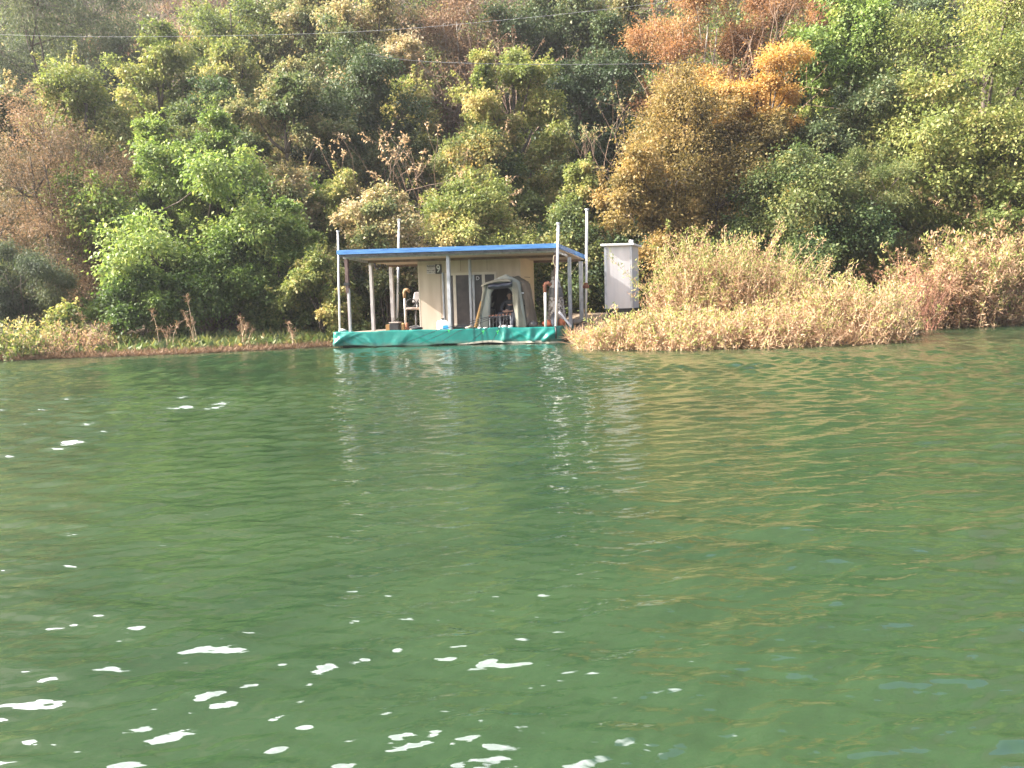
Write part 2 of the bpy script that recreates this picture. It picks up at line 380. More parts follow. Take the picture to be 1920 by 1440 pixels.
def plant(name, cat, label, px, ptop, wpx, D, kind, mat, seed, group=None, wood='bark', leafscale=1.0, cov=1.0, tint=.45, sink=0.0, lean=0.0, tdev=.16, hmin=1.5, stems=None):
    rng = np.random.default_rng(seed); rnd = random.Random(seed)
    K = KIND[kind]
    X, _, ztop = at(px, ptop, D)
    bz = float(height(X, D))
    H = max(hmin, ztop - bz); Wd = wpx / FPX * D
    base = np.array([X - lean * H * .5, D, bz - .05])
    root = empty(name, tuple(base), label, cat, group)
    A = Wd * .5
    Ls = K['L'] * .88 * leafscale * max(1.0, (D / 34.0) ** .85); Ws = Ls * K['W'] / K['L']
    lobes = []
    for i in range(K['nl']):
        t = (i + .5) / K['nl']; t = .14 + .80 * t
        if K['shape'] == 'layer': t = .60 + .36 * rng.random()
        e = envelope(K['shape'], t)
        rl = min(A, H * .5) * rng.uniform(.22, .52) * (1 - .25 * t) * (.75 if K['shape'] == 'layer' else 1)
        ang = i * 2.4 + rng.uniform(-.5, .5)
        rad = max(0.0, e * A * rng.uniform(.75, 1.08) - rl * .8)
        if i == K['nl'] - 1: rad *= .3
        zc = min(t * H, H - rl * .75)
        lobes.append((base + np.array([math.cos(ang) * rad + lean * t * H, math.sin(ang) * rad * .7, zc]), rl))
    # clumps on the lobes
    cc = []; co = []; cid = []
    for li, (c, rl) in enumerate(lobes):
        k = max(5, int(9 * (rl / K['cr']) ** 2 * .55))
        d = rdir(rng, k, .35)
        r = rl * rng.uniform(.5, 1.3, (k, 1)) 
        fl = np.array([1, 1, .8 if K['shape'] != 'layer' else .3])
        off = d * r * fl
        if K['shape'] in ('round', 'cone', 'vase'):     # boughs reach outward and up
            ax = c - (base + np.array([0, 0, c[2] - base[2] - 1.1 * rl])); ax /= max(np.linalg.norm(ax), .01)
            off = off * .88 + ax * (off @ ax)[:, None] * .75
        cc.append(c + off); co.append(d); cid += [li] * k
    cc = np.concatenate(cc); co = np.concatenate(co); cid = np.array(cid)
    gz = height(cc[:, 0], cc[:, 1]); cc[:, 2] = np.maximum(cc[:, 2], gz + .15)
    nleaf = int(K['cov'] * 1.4 * cov * (H * Wd * 2.6) / (Ls * Ws * .55))
    nleaf = min(nleaf, 70000)
    ci = rng.integers(0, len(cc), nleaf)
    crs = K['cr'] * rng.uniform(.6, 1.25, len(cc)) * max(.7, min(1.5, Wd / 5))
    off = rng.normal(0, .5, (nleaf, 3)) * crs[ci][:, None]; off[:, 2] *= .75
    P = cc[ci] + off
    out = nrm(off + co[ci] * .35 * crs[ci][:, None])
    Dv = out * .8 + rng.normal(0, .55, (nleaf, 3)); Dv[:, 2] -= K['droop']
    Nv = out * .5 + rng.normal(0, .55, (nleaf, 3)) + np.array([0, 0, .75])
    lobt = rng.normal(0, tdev, len(lobes)); clt = rng.normal(0, tdev * .8, len(cc))
    tn = tint + lobt[cid[ci]] + clt[ci] + rng.normal(0, .14, nleaf)
    # upright sprigs that break the outline
    sp = []; tubes = []
    for _ in range(int(K['shoots'] * 1.8)):
        li = rnd.randrange(len(lobes)); c, rl = lobes[li]
        d = nrm(np.array([rng.normal(0, .5), rng.normal(0, .5), 1.0])); ln = rng.uniform(.5, 1.25) * (H / 7) ** .5
        p0 = c + d * rl * .8; p1 = p0 + d * ln
        m = int(ln / Ls * 9); s = rng.random(m)
        q = p0 + (p1 - p0) * s[:, None]; dd = rdir(rng, m, -K['droop'] * .5 + .3)
        sp.append((q, dd, rng.normal(0, .5, (m, 3)) + np.array([0, 0, 1]), tint + .12 + rng.normal(0, .14, m)))
        tubes.append(([tuple(c), tuple(p0), tuple(p1)], [.02, .014, .006]))
    P = np.concatenate([P] + [s[0] for s in sp]); Dv = np.concatenate([Dv] + [s[1] for s in sp])
    Nv = np.concatenate([Nv] + [s[2] for s in sp]); tn = np.concatenate([tn] + [s[3] for s in sp])
    g = height(P[:, 0], P[:, 1]); keep = P[:, 2] > g + .03
    P, Dv, Nv, tn = P[keep], Dv[keep], Nv[keep], tn[keep]
    sz = rng.uniform(.5, 1.4, len(P))
    leaf_mesh('crown', P, Dv, Nv, Ls * sz, Ws * sz, tn, LM[mat], root)
    # trunk and limbs
    mb = MB(); ns = stems or (1 if kind in ('broad', 'round', 'cone', 'layer') else 4)
    rt = .028 * H ** .9 / ns ** .4
    joints = []
    for i in range(ns):
        a = rng.uniform(0, 6.28); sprd = (0.05 if ns == 1 else .38) * A
        pts = []; rr = []
        for j in range(6):
            s = j / 5
            pts.append((base[0] + math.cos(a) * sprd * s + rng.normal(0, .05) + lean * s * H * .8, base[1] + math.sin(a) * sprd * s + rng.normal(0, .05), base[2] - .2 + s * H * .8)); rr.append(rt * (1 - .75 * s))
        mb.tube(pts, rr, 6); joints.append(pts)
    for c, rl in lobes:
        pts = rnd.choice(joints); zc = c[2]
        j = min(range(6), key=lambda q: abs(pts[q][2] - (zc - .35 * rl - .25 * H * .6)))
        p0 = np.array(pts[j]); mid = (p0 + c) * .5 + np.array([0, 0, -.08 * H * .3])
        mb.tube([p0, mid, c], [rt * .45, rt * .3, rt * .14], 5)
        sel = [q for q in range(len(cc)) if cid[q] == lobes.index((c, rl)) ] if False else None
    for q in range(0, len(cc), 2):
        c, rl = lobes[cid[q]]
        mb.tube([c, (c + cc[q]) * .5 + rng.normal(0, .06, 3), cc[q] + co[q] * crs[q] * .4], [rt * .16 + .006, rt * .1 + .005, .004], 3, False)
    for t in tubes: mb.tube(t[0], t[1], 3, False)
    mb.build('trunk', M[wood], root, True)
    return root

def bare_shrub(name, cat, label, px, ptop, wpx, D, seed, wood='palebark', leaf=None, nst=7, group=None, leafn=500, thick=1.0):
    """a shrub that has lost its leaves: forking stems fanning up, a few leaves at the tips"""
    rng = np.random.default_rng(seed)
    X, _, zt = at(px, ptop, D); bz = float(height(X, D)); H = max(1.2, zt - bz); A = wpx / FPX * D * .5
    root = empty(name, (X, D, bz - .05), label, cat, group)
    mb = MB(); tips = []
    def grow(p, d, ln, r, lev):
        q = p; pts = [p.copy()]
        for _ in range(3):
            d2 = nrm(d + rng.normal(0, .12, 3)); q = q + d2 * ln / 3; pts.append(q.copy()); d = d2
        mb.tube(pts, [r, r * .85, r * .75, r * .6], 4, False)
        if lev == 0: tips.append((q, d)); return
        for _ in range(rng.integers(2, 4)):
            dd = nrm(d + rng.normal(0, .45, 3) + np.array([0, 0, .12])); grow(q, dd, ln * rng.uniform(.6, .85), r * .6, lev - 1)
    for i in range(nst):
        a = rng.uniform(0, 6.28); t = rng.uniform(.1, 1.0)
        d = nrm(np.array([math.cos(a) * t * A / H * 1.5, math.sin(a) * t * A / H * 1.0, 1.0]))
        grow(np.array([X + rng.normal(0, .12), D + rng.normal(0, .12), bz - .05]), d, H * rng.uniform(.33, .42), .03 * thick * (H / 3) ** .5, 3)
    mb.build('stems', M[wood], root, False)
    if leaf:
        T = np.array([t[0] for t in tips]); Td = np.array([t[1] for t in tips])
        i = rng.integers(0, len(T), leafn)
        P = T[i] - Td[i] * rng.uniform(0, .4, (leafn, 1)) + rng.normal(0, .05, (leafn, 3))
        Dv = Td[i] * .4 + rng.normal(0, .6, (leafn, 3)) - np.array([0, 0, .4])
        Lf = .14 * max(1, D / 34)
        leaf_mesh('leaves', P, Dv, rng.normal(0, .5, (leafn, 3)) + np.array([0, 0, .7]), Lf, Lf * .4, rng.uniform(0, 1, leafn), LM[leaf], root)
    return root

def weed_shrub(name, cat, label, px, ptop, wpx, D, seed, mat='tan', nst=170, depth=1.0, L=.108, W=.026, per=80, group=None, wood='strawtwig', green=.3, hmin=.6):
    """thicket of upright wands, each with narrow curling leaves up its length and a leafy tip"""
    rng = np.random.default_rng(seed); toff = rng.normal(0, .07)
    X, _, zt = at(px, ptop, D); A = wpx / FPX * D * .5; B = A * depth
    bz = float(height(X, D)); H = max(hmin, zt - max(bz, 0))
    root = empty(name, (X, D, max(bz, -.1) - .02), label, cat, group)
    mb = MB(); P = []; Dv = []; T = []
    for i in range(nst):
        a = rng.uniform(0, 6.28); rr = math.sqrt(rng.random())
        x = X + A * rr * math.cos(a); y = D + B * rr * math.sin(a)
        g = float(height(x, y)); g = max(g, -.25)
        h = (H + max(bz, 0) - max(g, 0)) * math.sqrt(max(.12, 1 - .85 * rr ** 2)) * rng.uniform(.62, 1.08)
        ln = np.array([rng.normal(0, .3) + .18 * math.cos(a) * rr, rng.normal(0, .2) - .1, 0]) * h
        p = np.array([x, y, g - .1]); pts = []
        bend = rng.normal(0, .10, (5, 3)) * h * .5
        for j in range(5):
            s = j / 4; pts.append(p + np.array([0, 0, h * s]) + ln * s ** 1.6 + bend[j] * np.array([1, 1, .2]) * (s > 0))
        mb.tube(pts, [.014, .012, .010, .007, .004], 3, False)
        pts = np.array(pts)
        m = int(per * (h / 2) ** .7)
        s = 1 - rng.random(m) ** 1.4 * .85
        f = s * 4; k = np.minimum(f.astype(int), 3); fr = (f - k)[:, None]
        q = pts[k] * (1 - fr) + pts[k + 1] * fr + rng.normal(0, .07, (m, 3))
        d = rng.normal(0, .8, (m, 3)); d[:, 2] += .35
        tt = rng.normal(.40, .24, m) + rng.normal(0, .16) + toff; tip = s > .82
        tt[tip] += green * rng.random(tip.sum()) * 1.6; d[tip, 2] += .5
        P.append(q); Dv.append(d); T.append(tt)
        # side twig
        if rng.random() < .8:
            b0 = pts[2]; b1 = b0 + rng.normal(0, .22, 3) * h * .6 + np.array([0, 0, .12 * h]); mb.tube([b0, (b0 + b1) / 2 + rng.normal(0, .03, 3), b1], [.007, .006, .003], 3, False)
            m = int(per * .4); s = rng.random((m, 1)) ** .6; q = b0 + (b1 - b0) * s + rng.normal(0, .05, (m, 3)); d = rng.normal(0, .8, (m, 3)); d[:, 2] += .4
            P.append(q); Dv.append(d); T.append(rng.normal(.45, .22, m))
    P = np.concatenate(P); Dv = np.concatenate(Dv); T = np.concatenate(T)
    k = P[:, 2] > 0.0; P, Dv, T = P[k], Dv[k], T[k]; n = len(P)
    sz = rng.uniform(.6, 1.3, n) * max(1, D / 26)
    leaf_mesh('leaves', P, Dv, rng.normal(0, 1, (n, 3)) + np.array([0, 0, .4]), L * sz, W * sz, T, LM[mat], root)
    mb.build('stems', M[wood], root)
    return root

# ------------------------------------------------------------ ground cover on the slope
def undergrowth(name, n_m, seed, y0, y1, mat, per, L, W, hgt, tint, skip=None, xr=1.05):
    rng = np.random.default_rng(seed)
    y = y0 + (y1 - y0) * rng.random(n_m); x = (rng.random(n_m) * 2 - 1) * (y * .68 * xr + 3)
    k = y > shore(x) + .4
    if skip is not None: k &= ~skip(x, y)
    x, y = x[k], y[k]; nm = len(x)
    z = height(x, y); sc = y / 40
    hh = hgt * rng.uniform(.4, 1.2, nm) * sc
    i = np.repeat(np.arange(nm), per); n = len(i)
    off = rng.normal(0, .5, (n, 3)); off[:, 2] = np.abs(off[:, 2])
    P = np.stack([x[i], y[i], z[i]], -1) + off * np.stack([hh[i] * 1.1, hh[i] * 1.1, hh[i]], -1)
    P[:, 2] = np.maximum(P[:, 2], height(P[:, 0], P[:, 1]) + .02)
    D = off * .8 + rng.normal(0, .5, (n, 3)); N = rng.normal(0, .5, (n, 3)) + np.array([0, 0, .8])
    t = tint + rng.normal(0, .18, nm)[i] + rng.normal(0, .13, n)
    s = rng.uniform(.7, 1.3, n) * sc[i]
    o = leaf_mesh(name, P, D, N, L * s, W * s, t, LM[mat]); o['kind'] = 'stuff'
    return o
def terrace(x, y):
    lx = (x / y * FPX + 960)
    return (y > 60) & (lx > 200) & (lx < 420)
undergrowth('undergrowth', 5400, 41, 31.5, 78, 'yellowgreen', 60, .17, .085, 1.3, .36, terrace)
undergrowth('ivy', 1300, 42, 33, 78, 'darkgreen', 40, .18, .11, 1.1, .45, terrace)
undergrowth('dry_brush', 1000, 43, 32, 78, 'mixed', 50, .2, .06, 1.4, .45)
undergrowth('ridge_woods', 2600, 44, 78, 122, 'olive', 26, .26, .17, 2.1, .4, None, .95)
def grass(name, seed, n, fx, fy, mat, L, W, tint=.5):
    rng = np.random.default_rng(seed)
    x = fx(rng, n); y = fy(rng, x)
    z = height(x, y); k = z > -.12; x, y, z = x[k], y[k], np.maximum(z[k], 0); m = len(x)
    D = rng.normal(0, .75, (m, 3)); D[:, 2] = np.abs(D[:, 2]) + .15
    s = rng.uniform(.4, 1.3, m)
    o = leaf_mesh(name, np.stack([x, y, z], -1), D, rng.normal(0, 1, (m, 3)), L * s, W * s, rng.normal(tint, .22, m), LM[mat]); o['kind'] = 'stuff'
    return o
grass('terrace_grass', 50, 9000, lambda r, n: r.uniform(-34, -22, n), lambda r, x: 60 + 16 * r.random(len(x)), 'brown', 1.0, .07, .75)
grass('shore_grass', 51, 9000, lambda r, n: r.uniform(-19, -5.6, n), lambda r, x: shore(x) - .3 + .8 * r.random(len(x)) ** 2, 'brown', .2, .02, .5)
grass('bank_grass', 52, 12000, lambda r, n: r.uniform(10.2, 27, n), lambda r, x: shore(x) - .6 + 3.2 * r.random(len(x)) ** 2, 'straw', .5, .03, .6)

grass('shore_weeds', 53, 9000, lambda r, n: r.uniform(-21, -4.6, n), lambda r, x: shore(x) + .35 + 4 * r.random(len(x)), 'olive', .3, .11, .4)
grass('thicket_stems', 54, 7000, lambda r, n: r.uniform(1.9, 10.4, n), lambda r, x: shore(x) - .2 + 1.6 * r.random(len(x)), 'tan', .5, .02, .35)

# ------------------------------------------------------------ trees and shrubs
T = plant
G2 = 'trees and shrubs on the hillside'
# front row
T('broadleaf_tree', 'tree', 'bright green broadleaf tree with two leafy spires, left of the floating hut', 345, 285, 460, 33.2, 'broad', 'green', 101, cov=1.9, stems=3, tint=.58, tdev=.1)
T('broadleaf_tree', 'tree', 'tall narrow spire of fresh green leaves rising from the bright green tree', 283, 195, 130, 33.6, 'cone', 'green', 102, cov=1.2, tint=.6)
T('broadleaf_tree', 'tree', 'shorter leafy spire beside the tall one on the bright green tree', 405, 200, 150, 34.0, 'cone', 'green', 103, cov=1.1, tint=.5)
T('green_shrub', 'shrub', 'leafy green shrub darkened as in shade at the shore under the bright green tree', 410, 440, 290, 31.8, 'mound', 'green', 104, cov=1.2, tint=.28)  # low tint puts the shade under the tree into the leaf colour
T('green_shrub', 'shrub', 'rounded green shrub filling the space between the bright green tree and the hut', 520, 385, 190, 32.0, 'mound', 'green', 119, tint=.5, cov=1.2)
T('green_shrub', 'shrub', 'low green shrub hugging the waterline below the bright green tree', 250, 500, 240, 29.6, 'mound', 'green', 105, tint=.3)
T('willow_shrub', 'shrub', 'feathery grey green willow shrub at the far left edge in shade', 35, 470, 190, 29.6, 'willow', 'grey', 106, cov=1.2, leafscale=.8)
T('rust_tree', 'tree', 'rust brown fine leaved tree at the far left above the grey willow shrub', 90, 215, 300, 33.0, 'fine', 'rustolive', 107, cov=1.5, tint=.42, stems=4)
T('leafy_shrub', 'shrub', 'yellow and orange leaved shrub directly behind the open left end of the hut', 600, 480, 170, 30.6, 'mound', 'yellowgreen', 108, tint=.6, cov=1.3)
T('leafy_shrub', 'shrub', 'sunny yellow shrub with red tips just above the hut roof, by the back mooring pole', 715, 355, 210, 32.4, 'mound', 'mixed', 109, tint=.45, cov=1.2)
T('leafy_shrub', 'shrub', 'wide yellow green mound of leaves behind the middle of the hut roof', 890, 345, 260, 33.4, 'mound', 'yellowgreen', 110, tint=.6, cov=1.2)
T('leafy_shrub', 'shrub', 'dark olive shrub behind the right end of the hut and the white shed', 1050, 400, 240, 33.0, 'mound', 'olive', 111, tint=.36, cov=1.2)
T('leafy_shrub', 'shrub', 'dark green bush in the shade directly behind the white shed', 1180, 430, 160, 32.4, 'mound', 'darkgreen', 112, tint=.4)
T('autumn_tree', 'tree', 'large cone shaped ochre tree rising above the white shed', 1275, 140, 330, 34.4, 'cone', 'ochre', 113, cov=1.6, tint=.5, tdev=.1)
T('autumn_tree', 'tree', 'ochre tree with hanging branches, in front of the large cone shaped one', 1200, 300, 220, 33.2, 'round', 'ochre', 114, tint=.5, cov=1.2)
T('olive_shrub', 'shrub', 'broad shaded olive shrub behind the tan thicket', 1490, 290, 330, 32.6, 'mound', 'olive', 115, tint=.34, cov=1.2)
T('olive_shrub', 'shrub', 'olive shrub with rusty top between the shaded olive shrub and the tall right hand tree', 1620, 300, 200, 33.4, 'fine', 'olive', 116, tint=.5, cov=1.3)
T('broadleaf_tree', 'tree', 'tall yellow green tree filling the right edge of the picture', 1850, -60, 400, 36.5, 'round', 'yellowgreen', 117, cov=1.9, tint=.5, tdev=.1)
T('broadleaf_tree', 'tree', 'yellow green tree with drooping boughs below the tall one at the right edge', 1760, 185, 300, 35.0, 'broad', 'yellowgreen', 118, cov=1.4, tint=.5)
# second row
T('vine_shrub', 'shrub', 'yellow green vine mound on the left slope above the rust tree', 130, 118, 260, 39, 'mound', 'yellowgreen', 121, G2, tint=.6)
T('vine_shrub', 'shrub', 'golden vine mound at the left picture edge above the rust tree', 10, 155, 180, 38, 'mound', 'mixed', 122, G2, tint=.55)
T('leafy_tree', 'tree', 'yellow green tree with a rounded top below the dry terrace', 290, 62, 170, 43, 'round', 'yellowgreen', 123, G2, tint=.55)
T('dark_shrub', 'shrub', 'dark brown green shrub between the two leafy spires and the golden tree', 400, 150, 220, 40, 'mound', 'olive', 124, G2, tint=.3)
T('autumn_tree', 'tree', 'golden brown tree with glinting leaves, right of the bright green tree', 530, 115, 190, 38, 'round', 'mixed', 125, G2, tint=.42, cov=1.2)
T('autumn_shrub', 'shrub', 'tan and gold shrub at the right foot of the bright green tree', 545, 315, 160, 34.5, 'mound', 'mixed', 126, G2, tint=.5)
T('autumn_shrub', 'shrub', 'low golden shrub below the bare pale shrub', 640, 325, 170, 35, 'mound', 'yellowgreen', 127, G2, tint=.65)
T('dark_tree', 'tree', 'dark green tree in shade left of the bare pale shrub', 665, 115, 240, 41, 'round', 'darkgreen', 128, G2, tint=.45, cov=1.2)  # dark leaf colour stands in for the shadow on this stretch of slope
T('olive_shrub', 'shrub', 'brownish olive shrub right of the bare pale shrub', 900, 225, 230, 37.5, 'mound', 'olive', 129, G2, tint=.5, cov=1.2)
T('leafy_tree', 'tree', 'bright yellow green tree standing alone above the hut roof', 955, 85, 210, 40, 'round', 'yellowgreen', 130, G2, tint=.62, cov=1.25)
T('leafy_tree', 'tree', 'slim yellow green tree with a pointed top beside the lone bright one', 905, 70, 90, 39.4, 'cone', 'yellowgreen', 131, G2, tint=.66)
T('vine_shrub', 'shrub', 'pale green vine mound on the slope left of the cone shaped ochre tree', 1090, 290, 140, 35.5, 'mound', 'yellowgreen', 132, G2, tint=.5)
T('dark_tree', 'tree', 'deep green shaded tree between the lone bright tree and the cone shaped ochre tree', 1120, 120, 210, 43, 'round', 'darkgreen', 133, G2, tint=.3, cov=1.2)  # shadow beside the ochre tree is put into the dark leaf colour
T('rust_tree', 'tree', 'rust red fine leaved tree above the cone shaped ochre tree', 1300, -30, 230, 42, 'airy', 'rust', 134, G2, tint=.5, cov=1.4, stems=6, wood='palebark')
T('rust_tree', 'tree', 'thin brown tree with many bare upright stems right of the rust red tree', 1430, -20, 200, 43, 'airy', 'rust', 135, G2, tint=.42, stems=7, cov=.9)
T('maple_tree', 'tree', 'bright orange tree with flat leaf layers in the rust and green trees', 1405, 94, 225, 37.4, 'layer', 'orange', 136, G2, tint=.5, cov=.75, tdev=.2, stems=2)
T('green_shrub', 'shrub', 'dark green shrub tucked between the orange leaf layers', 1475, 105, 100, 40.6, 'mound', 'darkgreen', 137, G2, tint=.6)
T('broadleaf_tree', 'tree', 'tall green large leaved tree left of the tall yellow green tree', 1600, -20, 230, 40, 'broad', 'green', 138, G2, tint=.55, cov=1.2)
T('broadleaf_tree', 'tree', 'dark lower green tree with brown stems under the tall large leaved one', 1590, 165, 220, 37, 'round', 'darkgreen', 139, G2, tint=.55, cov=1.0, stems=4)
T('autumn_tree', 'tree', 'ochre tree in half shade right of the cone shaped ochre tree', 1370, 190, 210, 36, 'round', 'ochre', 140, G2, tint=.36, cov=1.2)
# third row, high on the slope
T('willow_tree', 'tree', 'tall grey green tree with dark leaning trunks in the top left corner', 95, -50, 330, 50, 'willow', 'grey', 151, G2, tint=.45, cov=1.0, stems=5)
T('dark_tree', 'tree', 'small dark tree left of the dry terrace', 215, 60, 110, 52, 'round', 'darkgreen', 152, G2, tint=.5)
T('leafy_tree', 'tree', 'yellow green tree with dark crooked boughs right of the dry terrace', 440, -20, 210, 52, 'round', 'yellowgreen', 153, G2, tint=.55, cov=.9, stems=3)
T('autumn_tree', 'tree', 'golden tree in the top row between two yellow green ones', 570, -30, 170, 51, 'round', 'mixed', 154, G2, tint=.45)
T('vine_shrub', 'shrub', 'green and gold vine mound below the crooked bough tree', 420, 70, 170, 47, 'mound', 'yellowgreen', 155, G2, tint=.55)
T('leafy_tree', 'tree', 'pale glinting yellow tree in the top row left of the brown brush', 700, -35, 190, 48, 'round', 'mixed', 156, G2, tint=.66, cov=1.1)
T('maple_tree', 'tree', 'small orange yellow tree under the pale glinting tree', 740, 62, 110, 46, 'round', 'mixed', 157, G2, tint=.8, leafscale=.8)
T('vine_shrub', 'shrub', 'pale green vine mound under the small orange yellow tree', 760, 150, 150, 44, 'mound', 'yellowgreen', 158, G2, tint=.65)
T('brown_tree', 'tree', 'brown withered tree in the top row above the lone bright tree', 860, -10, 210, 49, 'airy', 'brown', 159, G2, tint=.55, stems=6, wood='palebark')
T('dark_tree', 'tree', 'dark green tree in the top row right of the brown withered tree', 1030, -20, 210, 50, 'round', 'darkgreen', 160, G2, tint=.6)
T('dark_tree', 'tree', 'dark green tree with red brown patches left of the rust red tree', 1165, -15, 160, 49, 'round', 'darkgreen', 161, G2, tint=.75)
T('rust_tree', 'tree', 'rust brown tree behind the tall green large leaved one', 1520, -60, 200, 52, 'airy', 'rust', 162, G2, tint=.5, cov=1.2)
T('dark_tree', 'tree', 'deep green tree behind the tall green and yellow green trees', 1710, -60, 190, 50, 'round', 'darkgreen', 163, G2, tint=.5)
T('dark_shrub', 'shrub', 'dark shrub on the slope above the dry terrace', 330, -45, 260, 78, 'mound', 'grey', 164, G2, tint=.3)
# leafless shrubs
bare_shrub('bare_shrub', 'shrub', 'bare pale shrub with stems fanned like a hand above the hut roof', 790, 228, 140, 36.5, 171, leaf='straw', nst=8, leafn=1500, thick=.7, wood='twig')
bare_shrub('bare_shrub', 'shrub', 'tangle of bare grey stems leaning over the slope below the pale fan shrub', 830, 330, 170, 34.6, 172, wood='bark', leaf='olive', nst=9, leafn=1600, thick=.6)
bare_shrub('bare_shrub', 'shrub', 'small bare forked shrub at the left flank of the cone shaped ochre tree', 1160, 205, 90, 36, 173, leaf='mixed', nst=5, leafn=900, wood='twig', thick=.7)
bare_shrub('bare_shrub', 'shrub', 'brown leafless brush high on the slope over the lone bright tree', 960, 60, 230, 45, 174, leaf='brown', nst=12, leafn=900, wood='twig')
bare_shrub('bare_shrub', 'shrub', 'cluster of thin bare brown stems under the rust red tree', 1385, 30, 160, 40.5, 175, leaf='rust', nst=10, leafn=500, wood='twig')

# ------------------------------------------------------------ thicket standing in the water, bank weeds
GW = 'tan weed shrubs of the flooded thicket'
weed_shrub('weed_shrub', 'weed shrub', 'low tan weed shrub at the hut end of the flooded thicket', 1150, 572, 140, 22.6, 201, nst=110, group=GW, green=.5)
weed_shrub('weed_shrub', 'weed shrub', 'tall tan weed shrub right beside the white shed', 1305, 430, 160, 25.4, 202, nst=150, group=GW, per=100, green=.5)
weed_shrub('weed_shrub', 'weed shrub', 'tallest peak of the tan thicket, right of the white shed', 1400, 424, 220, 25.2, 203, nst=210, group=GW, per=100, green=.5)
weed_shrub('weed_shrub', 'weed shrub', 'low dense weed shrub in front of the white shed reaching the water', 1290, 560, 240, 22.2, 204, nst=200, group=GW, green=.5)
weed_shrub('weed_shrub', 'weed shrub', 'yellowish weed shrub at the waterline below the tallest peak of the thicket', 1440, 555, 240, 22.0, 205, nst=200, group=GW, green=.45)
weed_shrub('weed_shrub', 'weed shrub', 'leafy weed shrub with green tips right of the tallest peak', 1520, 490, 190, 24.2, 206, nst=160, group=GW, green=.5)
weed_shrub('weed_shrub', 'weed shrub', 'rounded weed shrub at the right hand end of the flooded thicket', 1600, 515, 200, 22.6, 207, nst=170, group=GW, green=.4)
weed_shrub('weed_shrub', 'weed shrub', 'sparse weed shrub with green tips left of the red brown dead plant', 1650, 515, 130, 25.6, 208, nst=110, group=GW, green=.6)
weed_shrub('dead_plant', 'plant', 'red brown dead plant tangled at the shore on the right', 1715, 455, 90, 28.5, 209, mat='redbrown', nst=80, wood='rusttwig', per=40, W=.022, green=0)
weed_shrub('reed_shrub', 'weed shrub', 'straw coloured overgrown bank beside the red brown dead plant', 1795, 425, 210, 30.6, 220, mat='tan', nst=260, per=90, green=.45, depth=.8, L=.15, W=.04)
weed_shrub('reed_shrub', 'weed shrub', 'tall straw coloured overgrown bank at the right picture edge', 1925, 365, 270, 33.4, 223, mat='tan', nst=300, per=100, green=.35, depth=.7, L=.16, W=.042)
weed_shrub('bank_weed', 'weed shrub', 'yellow green weed clump at the left picture edge by the water', 25, 590, 150, 26.0, 212, mat='yellowgreen', nst=90, per=45, W=.06, L=.12, green=.5)
weed_shrub('bank_weed', 'weed shrub', 'dry tangled weed clump on the left shore beside the yellow green weeds', 130, 600, 150, 26.6, 213, mat='tan', nst=110, per=45, W=.03, green=.5)
T('green_shrub', 'shrub', 'small lime green seedling bush on the left shore above the dry weeds', 120, 572, 90, 27.6, 'mound', 'yellowgreen', 214, tint=.7, hmin=.8)

def reed(px, ptop, D, seed, label):
    rng = np.random.default_rng(seed); X, _, zt = at(px, ptop, D); b = max(-.05, float(height(X, D)))
    root = empty('dead_reed', (X, D, b), label, 'reed', 'dead reeds along the left shore')
    for i in range(rng.integers(3, 6)):
        h = (zt - b) * (1 if i == 0 else rng.uniform(.35, .8)); lx = rng.normal(0, .22) * h; mb = MB()
        p = [(X + rng.normal(0, .12), D + rng.normal(0, .1), b - .15)]; p.append((p[0][0] + lx * .4, p[0][1], b + h * .55)); p.append((p[0][0] + lx, p[0][1], b + h))
        mb.tube(p, [.016, .012, .006], 4, False); st = mb.build('stalk', M['reedstalk'], root)
        e = np.array(p[2])
        m = 30; s = rng.random((m, 1)); P = [e - np.array([lx * .3, 0, h * .22]) * s + rng.normal(0, .03, (m, 3))]; d = rng.normal(0, .7, (m, 3)); d[:, 2] += .3; Dv = [d]
        m = 10; s = rng.uniform(.2, .8, (m, 1)); P.append(np.array(p[0]) + (e - np.array(p[0])) * s); d = rng.normal(0, 1, (m, 3)); d[:, 2] -= .3; Dv.append(d * 1.0)
        P = np.concatenate(P); Dv = np.concatenate(Dv); n = len(P)
        leaf_mesh('leaves', P, Dv, rng.normal(0, 1, (n, 3)), .16 * rng.uniform(.6, 1.4, n), .022, rng.uniform(.3, .9, n), LM['brown'], st)  # the reed's seed head plume together with its stalk leaves
M['reedstalk'] = noise_mat('reed_stalk', (.3, .22, .13), (.48, .38, .24), 8, .8)
reed(190, 585, 27.0, 301, 'thin dead reed nearest the dry weed clump on the left shore')
reed(312, 580, 27.2, 302, 'dead reed leaning right in front of the low green shoreline shrub')
reed(365, 552, 27.3, 303, 'tallest dead reed on the left shore with a feathery plume')
reed(455, 595, 27.4, 304, 'crossed dead reeds standing in the water midway to the hut')
reed(541, 603, 27.8, 305, 'short pale broken reed nearest the hut')

